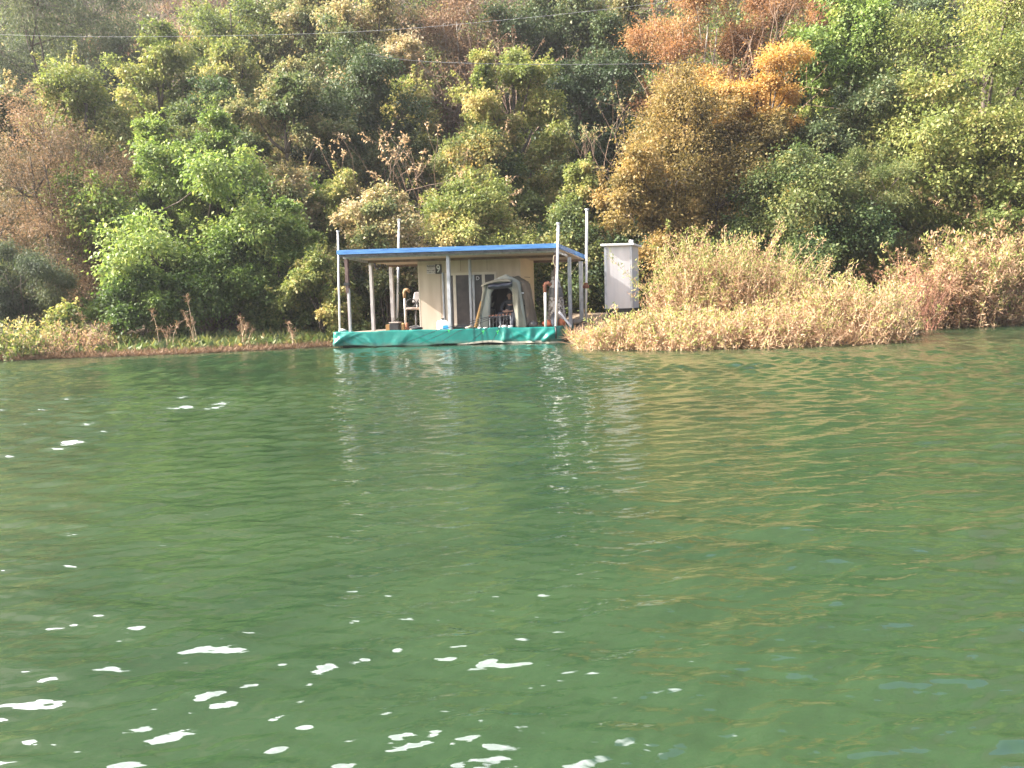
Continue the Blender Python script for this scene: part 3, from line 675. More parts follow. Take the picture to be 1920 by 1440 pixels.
# ------------------------------------------------------------ overhead cables
M['cable'] = noise_mat('cable', (.05, .05, .05), (.12, .12, .12), 3, .5)
M['galvcable'] = noise_mat('cable_grey', (.2, .2, .21), (.3, .3, .31), 3, .5, .3)
def cable(label, pts, r, mat):
    mb = MB(); W = [at(*p) for p in pts]; P = []
    # smooth curve through the measured points
    for i in range(len(W) - 1):
        p0 = np.array(W[max(i - 1, 0)]); p1 = np.array(W[i]); p2 = np.array(W[i + 1]); p3 = np.array(W[min(i + 2, len(W) - 1)])
        for t in np.linspace(0, 1, 8, endpoint=(i == len(W) - 2)):
            P.append(.5 * (2 * p1 + (p2 - p0) * t + (2 * p0 - 5 * p1 + 4 * p2 - p3) * t * t + (3 * p1 - 3 * p2 + p3 - p0) * t ** 3))
    o = mb.tube(P, r, 5).build('overhead_cable', M[mat]); tag(o, label, 'cable')
cable('thin bright cable strung across the upper hillside from the left edge to the top', [(-420, 60, 34), (-60, 64, 34), (230, 69, 34), (640, 61, 34), (960, 36, 34), (1260, 2, 34), (1700, -60, 34)], .006, 'galvcable')
cable('dark lower cable running behind the cone shaped ochre tree', [(690, 100, 37.4), (740, 110, 37.4), (830, 117, 37.4), (1000, 121, 37.4), (1200, 120, 37.4), (1330, 116, 37.4)], .014, 'cable')

# ------------------------------------------------------------ the floating hut
HO = np.array([at(631, 654, 27.0)[0], 27.0])
HU = np.array([math.cos(R(3)), -math.sin(R(3))]); HV = np.array([math.sin(R(19)), math.cos(R(19))])
HW, HD, DZ = 7.40, 3.5, 0.50
def P(u, v, z):
    q = HO + HU * u + HV * v
    return (q[0], q[1], z)
def pb(mb, u0, u1, v0, v1, z0, z1, z2=None, z3=None):
    """box in the hut's own axes; z2/z3 give the heights of the back edge when it slopes"""
    z2 = z0 if z2 is None else z2; z3 = z1 if z3 is None else z3
    return mb.hexa([P(u0, v0, z0), P(u1, v0, z0), P(u1, v1, z2), P(u0, v1, z2), P(u0, v0, z1), P(u1, v0, z1), P(u1, v1, z3), P(u0, v1, z3)])

M['deck'] = noise_mat('deck_boards', (.12, .095, .07), (.26, .21, .165), 5, .8, bump=.004, bscale=30)
M['black'] = noise_mat('black_plastic', (.012, .012, .013), (.03, .03, .032), 8, .5)
M['blue'] = noise_mat('blue_paint', (.055, .17, .42), (.10, .26, .54), 2.2, .45, stretch=(1, 1, 6))
M['galv'] = noise_mat('galvanised_steel', (.36, .37, .39), (.56, .57, .6), 14, .45, .35, stretch=(1, 1, .3))
M['greypost'] = noise_mat('grey_painted_steel', (.32, .31, .315), (.47, .455, .455), 10, .55, stretch=(1, 1, .25))
M['brownpost'] = noise_mat('brown_steel', (.075, .045, .042), (.14, .09, .08), 10, .6)
M['pole'] = noise_mat('pale_pole', (.5, .49, .47), (.72, .71, .69), 5, .35, .35, stretch=(1, 1, .2))
M['rust'] = noise_mat('rust_iron', (.12, .045, .025), (.3, .12, .06), 18, .85)
M['cream'] = noise_mat('cream_panel', (.5, .405, .305), (.6, .505, .4), 2.0, .55, bump=.0015, bscale=40, stretch=(2, 2, .25))
M['creamlit'] = noise_mat('cream_panel_lit', (.6, .46, .29), (.68, .53, .34), 1.6, .5)  # lighter copy of the cream panel, bounced light put into its colour
M['ceiling'] = noise_mat('ceiling_panel', (.55, .44, .34), (.66, .54, .43), 1.2, .6)
M['whitepanel'] = noise_mat('white_roof_panel', (.62, .6, .58), (.75, .73, .7), 2, .5)
M['darkgrey'] = noise_mat('dark_grey_metal', (.05, .05, .055), (.1, .1, .105), 6, .5)
M['trim'] = noise_mat('brown_trim', (.16, .1, .07), (.24, .16, .11), 6, .6)
M['upvc'] = noise_mat('door_frame_white', (.6, .52, .42), (.7, .62, .52), 4, .4)
M['glass'] = noise_mat('dark_screen', (.035, .028, .026), (.075, .06, .055), 3.5, .3)
M['white'] = noise_mat('white_plastic', (.66, .65, .64), (.8, .79, .78), 4, .5)
M['ropemat'] = noise_mat('rope', (.35, .3, .2), (.5, .44, .32), 30, .9)
M['signwhite'] = noise_mat('sign_white', (.56, .5, .5), (.66, .6, .6), 5, .5)
M['ink'] = noise_mat('ink', (.03, .025, .03), (.06, .05, .055), 20, .7)

hut = empty('floating_hut', P(HW / 2, HD / 2, 0), 'cream floating fishing hut with blue edged flat roof on a low raft', 'floating hut')
mb = MB(); pb(mb, .02, HW - .02, .03, HD, DZ - .09, DZ); mb.build('deck', M['deck'], hut)
for k in range(6):
    mb = MB(); u0 = .12 + k * 1.2
    pb(mb, u0, u0 + 1.02, .12, HD - .1, -.22, DZ - .093); mb.build('float', M['black'], hut, bevel=.05)

def zr(v): return 3.04 - .055 * v        # underside of the roof
RU0, RU1, RV0, RV1 = .27, HW + .12, -.18, HD + .12
mb = MB(); pb(mb, RU0 + .02, RU1 - .02, RV0 + .02, RV1 - .02, zr(RV0) + .045, zr(RV0) + .165, zr(RV1) + .045, zr(RV1) + .165)
roof = mb.build('roof', M['whitepanel'], hut)
mb = MB(); pb(mb, RU0 + .03, RU1 - .03, RV0 + .12, RV1 - .03, zr(RV0 + .12) + .012, zr(RV0 + .12) + .042, zr(RV1) + .012, zr(RV1) + .042)
mb.build('ceiling', M['ceiling'], roof)
mb = MB(); pb(mb, RU0, RU1, RV0 - .02, RV0 + .018, zr(RV0) + .04, zr(RV0) + .185); mb.build('fascia', M['blue'], roof)
mb = MB(); pb(mb, RU1 - .018, RU1 + .02, RV0 + .02, RV1, zr(RV0) + .04, zr(RV0) + .185, zr(RV1) + .04, zr(RV1) + .185); mb.build('fascia', M['blue'], roof)
mb = MB(); pb(mb, RU0 - .02, RU0 + .018, RV0 + .02, RV1, zr(RV0) + .04, zr(RV0) + .185, zr(RV1) + .04, zr(RV1) + .185); mb.build('fascia', M['blue'], roof)
mb = MB(); pb(mb, RU0 + .05, RU1 - .05, RV0 + .021, RV0 + .10, zr(RV0) - .045, zr(RV0) + .038); mb.build('gutter', M['darkgrey'], roof)
for k in range(12):
    mb = MB(); u = .5 + k * .58; c = P(u, RV0 + .012, zr(RV0) + .0)
    mb.tube([(c[0], c[1] - .02, c[2]), (c[0], c[1] + .01, c[2])], .022, 8); mb.build('bolt', M['black'], roof)
for v, w in ((.05, .09), (1.62, .07), (3.33, .07)):
    mb = MB(); pb(mb, .34, HW - .0, v, v + w, zr(v) - .075, zr(v) + .01); mb.build('beam', M['galv'] if v < 1 else M['trim'], roof)
for u in (.34, HW - .06):
    mb = MB(); pb(mb, u, u + .06, .15, 1.61, zr(.15) - .07, zr(.15) + .008, zr(1.61) - .07, zr(1.61) + .008); mb.build('beam', M['galv'], roof)

def post(u, v, w, mat, z0=DZ, z1=None):
    mb = MB(); pb(mb, u, u + w, v, v + w, z0, (z1 or zr(v) - .08)); return mb.build('post', M[mat], hut, bevel=.006)
p = post(.42, .06, .075, 'greypost', DZ, 1.98)
mb = MB(); pb(mb, .38, .48, .05, .15, 1.83, zr(.1) - .08); mb.build('post', M['brownpost'], hut)
mb = MB(); pb(mb, .33, .50, .03, .17, 2.08, 2.17); mb.build('clamp', M['black'], hut)
mb = MB(); pb(mb, .35, .40, .17, .22, DZ, 2.0); mb.build('brace', M['brownpost'], hut)
post(.42, 1.62, .10, 'greypost'); post(.36, 3.26, .12, 'greypost')
post(3.78, .06, .10, 'galv'); post(4.0, 1.42, .08, 'galv')
post(HW - .07, .08, .06, 'brownpost'); post(HW - .02, 1.62, .11, 'galv'); post(HW - .03, 3.24, .13, 'galv')

# house: front wall with the door opening, end walls, back wall
H0, H1, HF, HB = 2.12, 5.70, 1.70, 3.34
DO0, DO1, DTOP = 3.08, 4.87, 2.45
zt = zr(HF) - .005
mb = MB()
pb(mb, H0, DO0, HF, HF + .06, DZ, zt); pb(mb, DO1, H1, HF, HF + .06, DZ, zt); pb(mb, DO0, DO1, HF, HF + .06, DTOP, zt)
mb.build('wall', M['cream'], hut)
mb = MB(); pb(mb, H0, H0 + .06, HF + .06, HB, DZ, zt, DZ, zr(HB)); pb(mb, H0 + .06, H1 - .06, HB - .06, HB, DZ, zr(HB)); mb.build('wall', M['cream'], hut)
mb = MB(); pb(mb, H1 - .06, H1, HF + .063, HB, DZ, zt, DZ, zr(HB)); w = mb.build('wall', M['creamlit'], hut); w['label'] = 'end wall painted brighter as if lit'
mb = MB(); pb(mb, H1 - .01, H1 + .012, HF + .5, HF + 1.15, 2.235, 2.255); mb.build('wall_rail', M['trim'], w)
for u in (2.9, 3.62, 4.55): mb = MB(); pb(mb, u, u + .012, HF - .003, HF + .004, (DZ if u < 3 else DTOP + .06), zt); mb.build('panel_seam', M['trim'], hut)
mb = MB(); pb(mb, H0 - .004, H0 + .03, HF - .006, HF - .001, DZ, zt); mb.build('corner_strip', M['upvc'], hut)
mb = MB(); pb(mb, H0 - .03, H1 + .03, HF - .05, HF - .006, zt - .06, zt + .0); mb.build('wall_trim', M['trim'], hut)
# sliding door
door = MB()
for a, b, z0, z1 in ((DO0, DO0 + .07, DZ, DTOP), (DO1 - .06, DO1, DZ, DTOP), (DO0 + .07, DO1 - .06, DTOP - .09, DTOP), (DO0 + .07, DO1 - .06, DZ, DZ + .06)):
    pb(door, a, b, HF - .035, HF + .05, z0, z1)
door = door.build('sliding_door', M['upvc'], hut)
for a, b, v in ((3.17, 3.37, .0), (3.39, 4.42, -.012), (4.44, 4.79, .0)):
    mb = MB(); pb(mb, a, b, HF + .012 + v, HF + .03 + v, DZ + .06, DTOP - .09); mb.build('screen', M['glass'], door)
for a, b in ((3.35, 3.45), (4.02, 4.10), (4.37, 4.47)):
    mb = MB(); pb(mb, a, b, HF - .03, HF - .004, DZ + .061, DTOP - .091); mb.build('stile', M['upvc'] if a != 4.02 else M['galv'], door)
mb = MB(); pb(mb, 2.98, 3.03, HF - .07, HF - .006, DZ, DTOP + .02); mb.build('drain_pipe', M['galv'], hut)
# the small round mark with a D shape on the door glass
mb = MB(); c = P(4.22, HF - .014, 2.24)
pts = [(c[0] - .045, c[1], c[2] - .06), (c[0] - .045, c[1], c[2] + .06)]
pts += [(c[0] - .045 + .095 * math.sin(t), c[1], c[2] + .06 * math.cos(t)) for t in np.linspace(.15, 3.0, 9)] + [(c[0] - .045, c[1], c[2] - .06)]
mb.tube(pts, .011, 5); mb.build('door_mark', M['white'], door)

# green tarpaulin hung along the raft's front edge and round both ends
M['tarp'] = noise_mat('green_tarpaulin', (.0, .125, .105), (.004, .18, .15), 2.2, .42, bump=.012, bscale=6)
M['tarphem'] = noise_mat('tarpaulin_hem', (.3, .3, .24), (.42, .4, .33), 6, .7)
def stain(m, z0, z1, col):
    """a scum line with a ragged upper edge just above the water"""
    n = m.node_tree.nodes; l = m.node_tree.links; b = n['Principled BSDF']
    old = b.inputs['Base Color'].links[0].from_socket
    g = n.new('ShaderNodeNewGeometry'); sx = n.new('ShaderNodeSeparateXYZ'); l.new(g.outputs['Position'], sx.inputs[0])
    t = n.new('ShaderNodeTexNoise'); t.inputs['Scale'].default_value = 5; t.inputs['Detail'].default_value = 6; l.new(g.outputs['Position'], t.inputs['Vector'])
    a = n.new('ShaderNodeMath'); a.operation = 'MULTIPLY_ADD'; l.new(t.outputs['Fac'], a.inputs[0]); a.inputs[1].default_value = -.22; l.new(sx.outputs['Z'], a.inputs[2])
    r = n.new('ShaderNodeMapRange'); r.inputs['From Min'].default_value = z0 - .11; r.inputs['From Max'].default_value = z1 - .11; r.inputs['To Min'].default_value = .75; r.inputs['To Max'].default_value = 0
    l.new(a.outputs[0], r.inputs['Value'])
    x = n.new('ShaderNodeMix'); x.data_type = 'RGBA'; l.new(r.outputs[0], x.inputs['Factor']); l.new(old, x.inputs['A']); x.inputs['B'].default_value = (*col, 1)
    l.new(x.outputs['Result'], b.inputs['Base Color'])
stain(M['tarp'], .03, .17, (.07, .085, .06))
rng = np.random.default_rng(77)
path = [(-.01, 1.0), (-.03, .5), (-.045, .1)] + [(-.04 + .0 * k, -.02) for k in range(1)] + [(u, -.03) for u in np.linspace(.06, HW - .02, 120)] + [(HW + .03, .08)] + [(HW + .04, v) for v in np.linspace(.2, 1.9, 26)]
rows = 15; grid = []
s_ = 0; ss = []
for i, p in enumerate(path):
    if i: s_ += math.dist(p, path[i - 1])
    ss.append(s_)
folds = [(rng.uniform(0, s_), rng.uniform(-1.6, 1.6), rng.uniform(.06, .16), rng.uniform(.02, .05)) for _ in range(13)] + [(s_ - 3.6 + k * .42, rng.uniform(-1, 1), .08, .06) for k in range(9)] + [(1.0 + k * .22, rng.uniform(-1.2, 1.2), .07, .05) for k in range(4)]
for j in range(rows):
    t = j / (rows - 1); row = []
    for (u, v), s in zip(path, ss):
        o = .02 + .05 * t
        for c0, sl_, wd, am in folds:
            dd = (s - c0 - sl_ * (t - .3)) / wd
            o += am * math.exp(-dd * dd) * (.25 + .75 * min(1, 2.2 * t)) * (1 - .5 * max(0, t - .7) / .3)
        zb = .035 + .03 * math.sin(s * 1.3) + .02 * math.sin(s * 4.1 + 1)
        ztp = DZ + .035 + .012 * math.sin(s * 2.1 + .6) + .008 * math.sin(s * 5)
        z = ztp + (zb - ztp) * t
        if v > .05 and u < 1: q = P(u - o, v, z)
        elif v > .05: q = P(u + o, v, z)
        else: q = P(u, v - o, z)
        row.append(q)
    grid.append(row)
top = [P(min(max(u, .12), HW - .12), max(v, .0) + (.16 if v < .05 else 0), DZ + .012) for (u, v) in path]
mb = MB(); mb.grid([top] + grid); tarp = mb.build('tarpaulin', M['tarp'], None, True)
tag(tarp, 'teal green tarpaulin hung over the front edge of the raft', 'tarpaulin')
md = tarp.modifiers.new('thick', 'SOLIDIFY'); md.thickness = .006
mb = MB(); i0, i1 = 70, len(path)
mb.grid([[(q[0], q[1] - .012, q[2] + .055 * math.sin(3.14 * min(1, (i - i0) / 12) / 2)) for i, q in enumerate(grid[-1][i0:i1], i0)], [(q[0], q[1] - .012, q[2] - .012) for q in grid[-1][i0:i1]]])
mb.build('hem', M['tarphem'], tarp, True)
tag(tarp, 'teal green tarpaulin hung over the front edge of the raft', 'tarpaulin')

# mooring poles
def mooring(label, pxt, pyt, pxb, y, r, ring=None, mat='pole', yb=None):
    yb = yb or y
    a = np.array(at(pxt, pyt, y)); b = np.array(at(pxb, 650, yb)); b[2] = -1.0
    root = empty('mooring_pole', (b[0], b[1], -1.0), label, 'pole', 'poles that moor the hut')
    mb = MB(); mb.tube([b, a], [r, r * .92], 10); mb.build('pole', M[mat], root, True)
    mb = MB(); mb.tube([a - np.array([0, 0, .02]), a + np.array([0, 0, .03])], r * 1.5, 10); mb.build('cap', M['galv'], root)
    if ring:
        c = np.array(at(pxb + (pxt - pxb) * (650 - ring) / (650 - pyt), ring, y)); mb = MB()
        mb.lathe(c - np.array([0, 0, .09]), [(r * 1.1, 0), (r * 2.3, .02), (r * 2.3, .1), (r * 1.4, .13), (r * 1.4, .19), (r * 1.1, .2)], 10); mb.build('sleeve', M['rust'], root)
mooring('mooring pole at the left front corner of the hut', 633.5, 434, 636, 27.16, .036)
mooring('mooring pole behind the hut that rises over the roof near its left end', 748, 412, 742, HO[1] + 4.1, .05)
mooring('leaning bright mooring pole at the right front corner of the hut roof', 1047, 419, 1039.5, 26.13, .045, None, 'pole', 26.9)
mooring('tallest mooring pole, between the hut and the white shed', 1100.5, 393, 1097, 28.6, .05, 536)

def pipe(label, u, v, ztop, mat, headmat, head):
    b = P(u, v, DZ); root = empty('mooring_pipe', b, label, 'pipe', 'pipes standing at the raft edge')
    mb = MB(); mb.tube([b, (b[0] + .01, b[1], ztop)], .042, 10); mb.build('pipe', M[mat], root, True)
    mb = MB(); mb.tube([(b[0], b[1], ztop - .16), (b[0], b[1], ztop + .06), (b[0] + .03, b[1] + .02, ztop + .13), (b[0] + .12, b[1], ztop + .15), (b[0] + .2, b[1], ztop + .06)], [.05, .06, .068, .07, .05], 10); mb.build('elbow', M[headmat], root, True)
M['tanhead'] = noise_mat('tan_elbow', (.22, .14, .07), (.38, .26, .14), 8, .7)
M['terracotta'] = noise_mat('red_rust_elbow', (.2, .085, .055), (.33, .14, .09), 10, .8)
pipe('white pipe with a rust red elbow near the right end of the raft', HW - .42, .2, 1.82, 'white', 'terracotta', 1)
pipe('pale pipe with a tan elbow at the back left of the raft', 1.06, 2.9, 1.78, 'pole', 'tanhead', 1)

# rope slung between the leaning pole and the back posts
def rope(label, pts, r, mat='ropemat'):
    mb = MB(); mb.tube(pts, r, 5); tag(mb.build('rope', M[mat], None, True), label, 'rope')
a = at(1042, 503, 26.28); b = at(1066, 511, HO[1] + 1.62 + .0); c = at(1083, 494, HO[1] + 3.1)
def sag(a, b, d, n=9): return [(a[0] + (b[0] - a[0]) * t, a[1] + (b[1] - a[1]) * t, a[2] + (b[2] - a[2]) * t - d * 4 * t * (1 - t)) for t in np.linspace(0, 1, n)]
rope('pale rope slung from the leaning pole across the back posts of the hut', sag((a[0], a[1], a[2] + .05), b, .1) + sag(b, c, .1)[1:], .014)
a2 = at(1044, 478, 26.27); a3 = at(1036, 497, 26.27)
rope('loose pale rope tied high on the leaning pole', [a2, at(1038, 480, 26.27), at(1037, 490, 26.27), at(1041, 500, 26.27), at(1046, 500, 26.25)], .010)

# number sign on the wall: white plate with lettering, black plate with the figure 9
sg = empty('number_sign', P(2.50, HF - .01, 2.6), 'sign on the hut wall with a white 9 on black beside a lettered white plate', 'sign')
mb = MB(); pb(mb, 2.44, 2.745, HF - .03, HF - .008, 2.44, 2.745); lp = mb.build('letter_plate', M['signwhite'], sg)
mb = MB(); pb(mb, 2.748, 2.96, HF - .034, HF - .008, 2.43, 2.76); bp_ = mb.build('number_plate', M['ink'], sg)
cu = bpy.data.curves.new('numeral', 'FONT'); cu.body = '9'; cu.size = .33; cu.extrude = .002; cu.offset = .006; cu.align_x = 'CENTER'; cu.align_y = 'CENTER'
tmp = bpy.data.objects.new('numeral_curve', cu); COL.objects.link(tmp)
bpy.context.view_layer.update()
me = bpy.data.meshes.new_from_object(tmp.evaluated_get(bpy.context.evaluated_depsgraph_get())); bpy.data.objects.remove(tmp)
c = P(2.852, HF - .038, 2.595)
me.transform(Matrix.Translation(c) @ Matrix.Rotation(R(-3), 4, 'Z') @ Matrix.Rotation(R(90), 4, 'X') @ Matrix.Diagonal((.82, 1.12, 1, 1)))
me.materials.clear(); link('numeral', me, bp_, M['white'])
mb = MB(); rr = random.Random(3)
def glyph(u, z, w, h, st):
    for kind in st:
        if kind == 'h': pb(mb, u, u + w, HF - .0335, HF - .0302, z + h * .8, z + h)
        if kind == 'm': pb(mb, u, u + w, HF - .0336, HF - .0302, z + h * .42, z + h * .6)
        if kind == 'b': pb(mb, u, u + w, HF - .0337, HF - .0302, z, z + h * .2)
        if kind == 'l': pb(mb, u, u + w * .22, HF - .0338, HF - .0302, z, z + h)
        if kind == 'r': pb(mb, u + w * .78, u + w, HF - .0339, HF - .0302, z, z + h)
        if kind == 'c': pb(mb, u + w * .4, u + w * .6, HF - .0334, HF - .0302, z, z + h * .9)
for i, st in enumerate(('rmh', 'lcb', 'hlrbm', 'lrbh', 'lmr', 'hlrb', 'lrm')): glyph(2.45 + i * .042, 2.665, .036, .066, st)
for i, st in enumerate(('hc', 'lb', 'hbm', 'lb', 'hc')): glyph(2.50 + i * .034, 2.615, .018, .026, st)
for i, st in enumerate(('lrm', 'lrb', 'hlm', 'hc', 'lr', '', 'lrhb', 'lmb', 'hc')): glyph(2.45 + i * .032, 2.53, .026, .042, st)
for i, st in enumerate(('lb', 'm', 'm', 'hlrb', 'lrhb', 'm', 'm', 'l', '', 'lmr')): glyph(2.45 + i * .029, 2.468, .023, .034, st)
mb.build('lettering', M['ink'], lp)

# ------------------------------------------------------------ white shed (privy) on the bank
M['shedwhite'] = noise_mat('shed_panel', (.53, .51, .51), (.6, .58, .58), 1.6, .5, bump=.001, bscale=50, stretch=(3, 3, .3))
SY = 28.4
sb0 = at(1135, 578, SY); sb1 = at(1187, 578, SY); sz0 = sb0[2] - .02; sz1 = at(1160, 461, SY)[2]
sx0, sx1 = sb0[0], sb1[0] - .02
shed = empty('shed', ((sx0 + sx1) / 2, SY + .6, sz0 - .12), 'white panel shed with flat cap roof half hidden behind the tan thicket', 'shed')
def sh(x, y, z): return (x + (y - SY) * .36, y, z)
def sbx(m_, x0, x1, y0, y1, z0, z1): return m_.hexa([sh(x0, y0, z0), sh(x1, y0, z0), sh(x1, y1, z0), sh(x0, y1, z0), sh(x0, y0, z1), sh(x1, y0, z1), sh(x1, y1, z1), sh(x0, y1, z1)])
mb = MB(); sbx(mb, sx0, sx1, SY, SY + 1.15, sz0, sz1); mb.build('wall', M['shedwhite'], shed)
mb = MB()
for k in range(1, 7): sbx(mb, sx0 + k * (sx1 - sx0) / 7, sx0 + k * (sx1 - sx0) / 7 + .006, SY - .0015, SY + .002, sz0 + .02, sz1 - .03)
mb.build('panel_rib', M['signwhite'], shed)
for x in (sx0 - .012, sx1 - .075): mb = MB(); sbx(mb, x, x + .085, SY - .014, SY + .08, sz0, sz1 - .002); mb.build('corner_trim', M['galv'], shed)
mb = MB(); sbx(mb, sx0 - .11, sx1 + .1, SY - .1, SY + 1.27, sz1 + .003, sz1 + .075); mb.build('roof', M['white'], shed, bevel=.012)
mb = MB(); c = sh(sx1 - .12, SY + .5, sz1 + .07); mb.tube([c, (c[0], c[1], c[2] + .16)], .075, 12); mb.build('vent_pipe', M['white'], shed)
mb = MB()
sbx(mb, sx0 + .02, sx1 - .02, SY + .03, SY + 1.1, sz0 - .12, sz0 - .003)
for x in (sx0 + .04, sx1 - .16):
    for y in (SY + .05, SY + .95): sbx(mb, x, x + .12, y, y + .12, float(height(x, y)) - .3, sz0 - .12)
mb.build('base', M['black'], shed)
# dark pontoon and a foam block between the raft and the thicket
wk = empty('walkway', P(HW + .6, 2.2, 0), 'dark low pontoon walkway beside the right end of the raft', 'walkway')
mb = MB(); pb(mb, HW + .28, HW + 1.3, 1.75, 3.3, .36, .47); mb.build('walkway_deck', M['darkgrey'], wk)
mb = MB(); pb(mb, HW + .32, HW + 1.2, 1.82, 3.2, -.2, .355); mb.build('float', M['black'], wk, bevel=.04)
mb = MB(); pb(mb, HW + .66, HW + 1.02, 1.35, 1.7, -.08, .34); tag(mb.build('foam_block', M['signwhite'], None, bevel=.04), 'pale foam float block in the water beside the dark walkway', 'float')

# ------------------------------------------------------------ the tent on the deck
M['canvas'] = noise_mat('olive_canvas', (.115, .11, .085), (.19, .185, .145), 2.0, .75, bump=.02, bscale=7)
M['canvaspale'] = noise_mat('pale_grey_canvas', (.17, .18, .16), (.25, .26, .23), 2.5, .75, bump=.012, bscale=8, stretch=(1, 1, .4))
M['canvasbrown'] = noise_mat('brown_canvas', (.17, .135, .10), (.27, .225, .175), 2.2, .8, bump=.02, bscale=7)
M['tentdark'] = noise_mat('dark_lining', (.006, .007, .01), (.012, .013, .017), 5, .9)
M['visor'] = noise_mat('navy_rain_flap', (.02, .024, .04), (.05, .056, .08), 4, .35, bump=.03, bscale=6)
M['zip'] = noise_mat('zip_tape', (.03, .03, .03), (.06, .06, .055), 12, .7)
TU, TV0, TD = 4.68, .36, 1.22           # left foot of the tent, front, depth
def Q(a, b, z): return P(TU + a, TV0 + b, DZ + z)
tent = empty('tent', Q(.8, .5, 0), 'olive canvas fishing tent with open doorway pitched on the raft', 'tent')
TW = 1.62
# outline of the front: foot, shoulder, ridge, shoulder, foot
FR = [(0, 0), (.09, .7), (.20, 1.42), (.30, 1.52), (.96, 1.80), (1.38, 1.60), (1.44, 1.50), (1.53, .75), (1.62, 0)]
BK = [(.1, 0), (.16, .7), (.24, 1.4), (.32, 1.5), (.98, 1.78), (1.34, 1.56), (1.40, 1.46), (1.5, .75), (1.62, 0)]
rng = np.random.default_rng(8)
def loop(s):
    out = []
    for (a0, z0), (a1, z1) in zip(FR, BK): out.append((a0 + (a1 - a0) * s, z0 + (z1 - z0) * s))
    return out
def dense(l, m=6):
    o = []
    for i in range(len(l) - 1):
        for k in range(m): t = k / m; o.append((l[i][0] + (l[i + 1][0] - l[i][0]) * t, l[i][1] + (l[i + 1][1] - l[i][1]) * t))
    return o + [l[-1]]
G = []
for s in np.linspace(0, 1, 9):
    l = dense(loop(s)); bow = .05 * math.sin(s * 3.14)
    row = []
    for i, (a, z) in enumerate(l):
        k = 1 if a > .8 else -1
        wr = rng.normal(0, .010)
        row.append(Q(a + k * (-bow * (1 - z / 1.9)) + wr, s * TD, max(0, z - (.05 * math.sin(s * 3.14) if z > 1.4 else 0) + wr * .5)))
    G.append(row)
mb = MB(); mb.grid(G); sh_ = mb.build('shell', M['canvas'], tent, True)
md = sh_.modifiers.new('thick', 'SOLIDIFY'); md.thickness = .008
# brown overskirt on the right hand flank
g2 = []
for s in np.linspace(.05, .98, 9):
    l = dense(loop(s))[30:]; g2.append([Q(a + .03 + rng.normal(0, .014), s * TD, z) for a, z in l])
mb = MB(); mb.grid(g2); mb.build('flank_panel', M['canvasbrown'], tent, True)
# back wall lining
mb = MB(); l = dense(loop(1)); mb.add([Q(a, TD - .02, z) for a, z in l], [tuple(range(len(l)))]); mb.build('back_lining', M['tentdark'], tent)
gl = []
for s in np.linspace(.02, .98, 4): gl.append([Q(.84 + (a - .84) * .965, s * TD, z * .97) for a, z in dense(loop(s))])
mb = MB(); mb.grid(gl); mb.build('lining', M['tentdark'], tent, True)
# front panel with an arched opening
arch = []
for t in np.linspace(0, 1, 26):
    a = .46 + .74 * (.5 - .5 * math.cos(3.14159 * min(1, max(0, (t - .0)))))
    arch.append(t)
def arch_pt(t):
    # left jamb up, round top, right jamb down
    if t < .38: return (.38 + .08 * (t / .38), 1.10 * t / .38)
    if t > .62: s = (1 - t) / .38; return (1.27 - .08 * s, 1.10 * s)
    th = math.pi * (1 - (t - .38) / .24); return (.825 + .365 * math.cos(th), 1.10 + .30 * math.sin(th))
fr = dense(FR, 6); ts = np.linspace(0, 1, len(fr))
gf = []
for r in np.linspace(0, 1, 5):
    row = []
    for (a, z), t in zip(fr, ts):
        b = arch_pt(t)
        row.append(Q(a + (b[0] - a) * r, -.01 - .025 * math.sin(3.14 * r) + rng.normal(0, .006), max(0, z + (b[1] - z) * r)))
    gf.append(row)
mb = MB(); mb.grid(gf); fp = mb.build('front_panel', M['canvaspale'], tent, True)
md = fp.modifiers.new('thick', 'SOLIDIFY'); md.thickness = .008
mb = MB(); mb.tube([Q(arch_pt(t)[0], -.03, arch_pt(t)[1]) for t in np.linspace(0, 1, 40)], .011, 5); mb.build('zip', M['zip'], tent)
# rolled door flap at each side and the rain flap over the opening
g = []
for s in np.linspace(0, 1, 12):
    row = []
    for k, t in enumerate(np.linspace(0, 1, 7)):
        a = 1.14 + .14 * s + (.20 + .10 * s) * t; z = 1.52 - 1.5 * s
        row.append(Q(a + .02 * math.sin(s * 9 + k), -.05 - .045 * math.sin(3.14 * t) - .015 * math.sin(7 * t + s * 6), max(.01, z + .05 * (1 - t))))
    g.append(row)
mb = MB(); mb.grid(g); mb.build('door_flap', M['canvas'], tent, True)
g = []
for s in np.linspace(0, 1, 9):
    row = []
    for k, t in enumerate(np.linspace(0, 1, 5)):
        a = .36 - .24 * s - .14 * t * (1 - .3 * s); z = 1.46 - 1.05 * s
        row.append(Q(max(.02, a), -.045 - .03 * math.sin(3.14 * t), z))
    g.append(row)
mb = MB(); mb.grid(g); mb.build('door_flap', M['canvas'], tent, True)
g = []
for s in np.linspace(0, 1, 8):
    row = []
    for k, t in enumerate(np.linspace(0, 1, 12)):
        row.append(Q(.40 + .80 * t, -.06 - .10 * math.sin(3.14 * s) + .02 * math.sin(t * 17 + s * 4), 1.52 + .06 * t - .20 * s - .03 * math.sin(3.14 * t)))
    g.append(row)
mb = MB(); mb.grid(g); mb.build('rain_flap', M['visor'], tent, True)
g = []
for s in np.linspace(0, 1, 6):
    g.append([Q(.18 + 1.0 * t, -.05 - .11 * s + .012 * math.sin(t * 20), 1.50 + .13 * t + .07 * math.sin(3.14 * t) - .09 * s) for t in np.linspace(0, 1, 14)])
mb = MB(); mb.grid(g); v = mb.build('front_peak', M['canvas'], tent, True)
md = v.modifiers.new('thick', 'SOLIDIFY'); md.thickness = .01
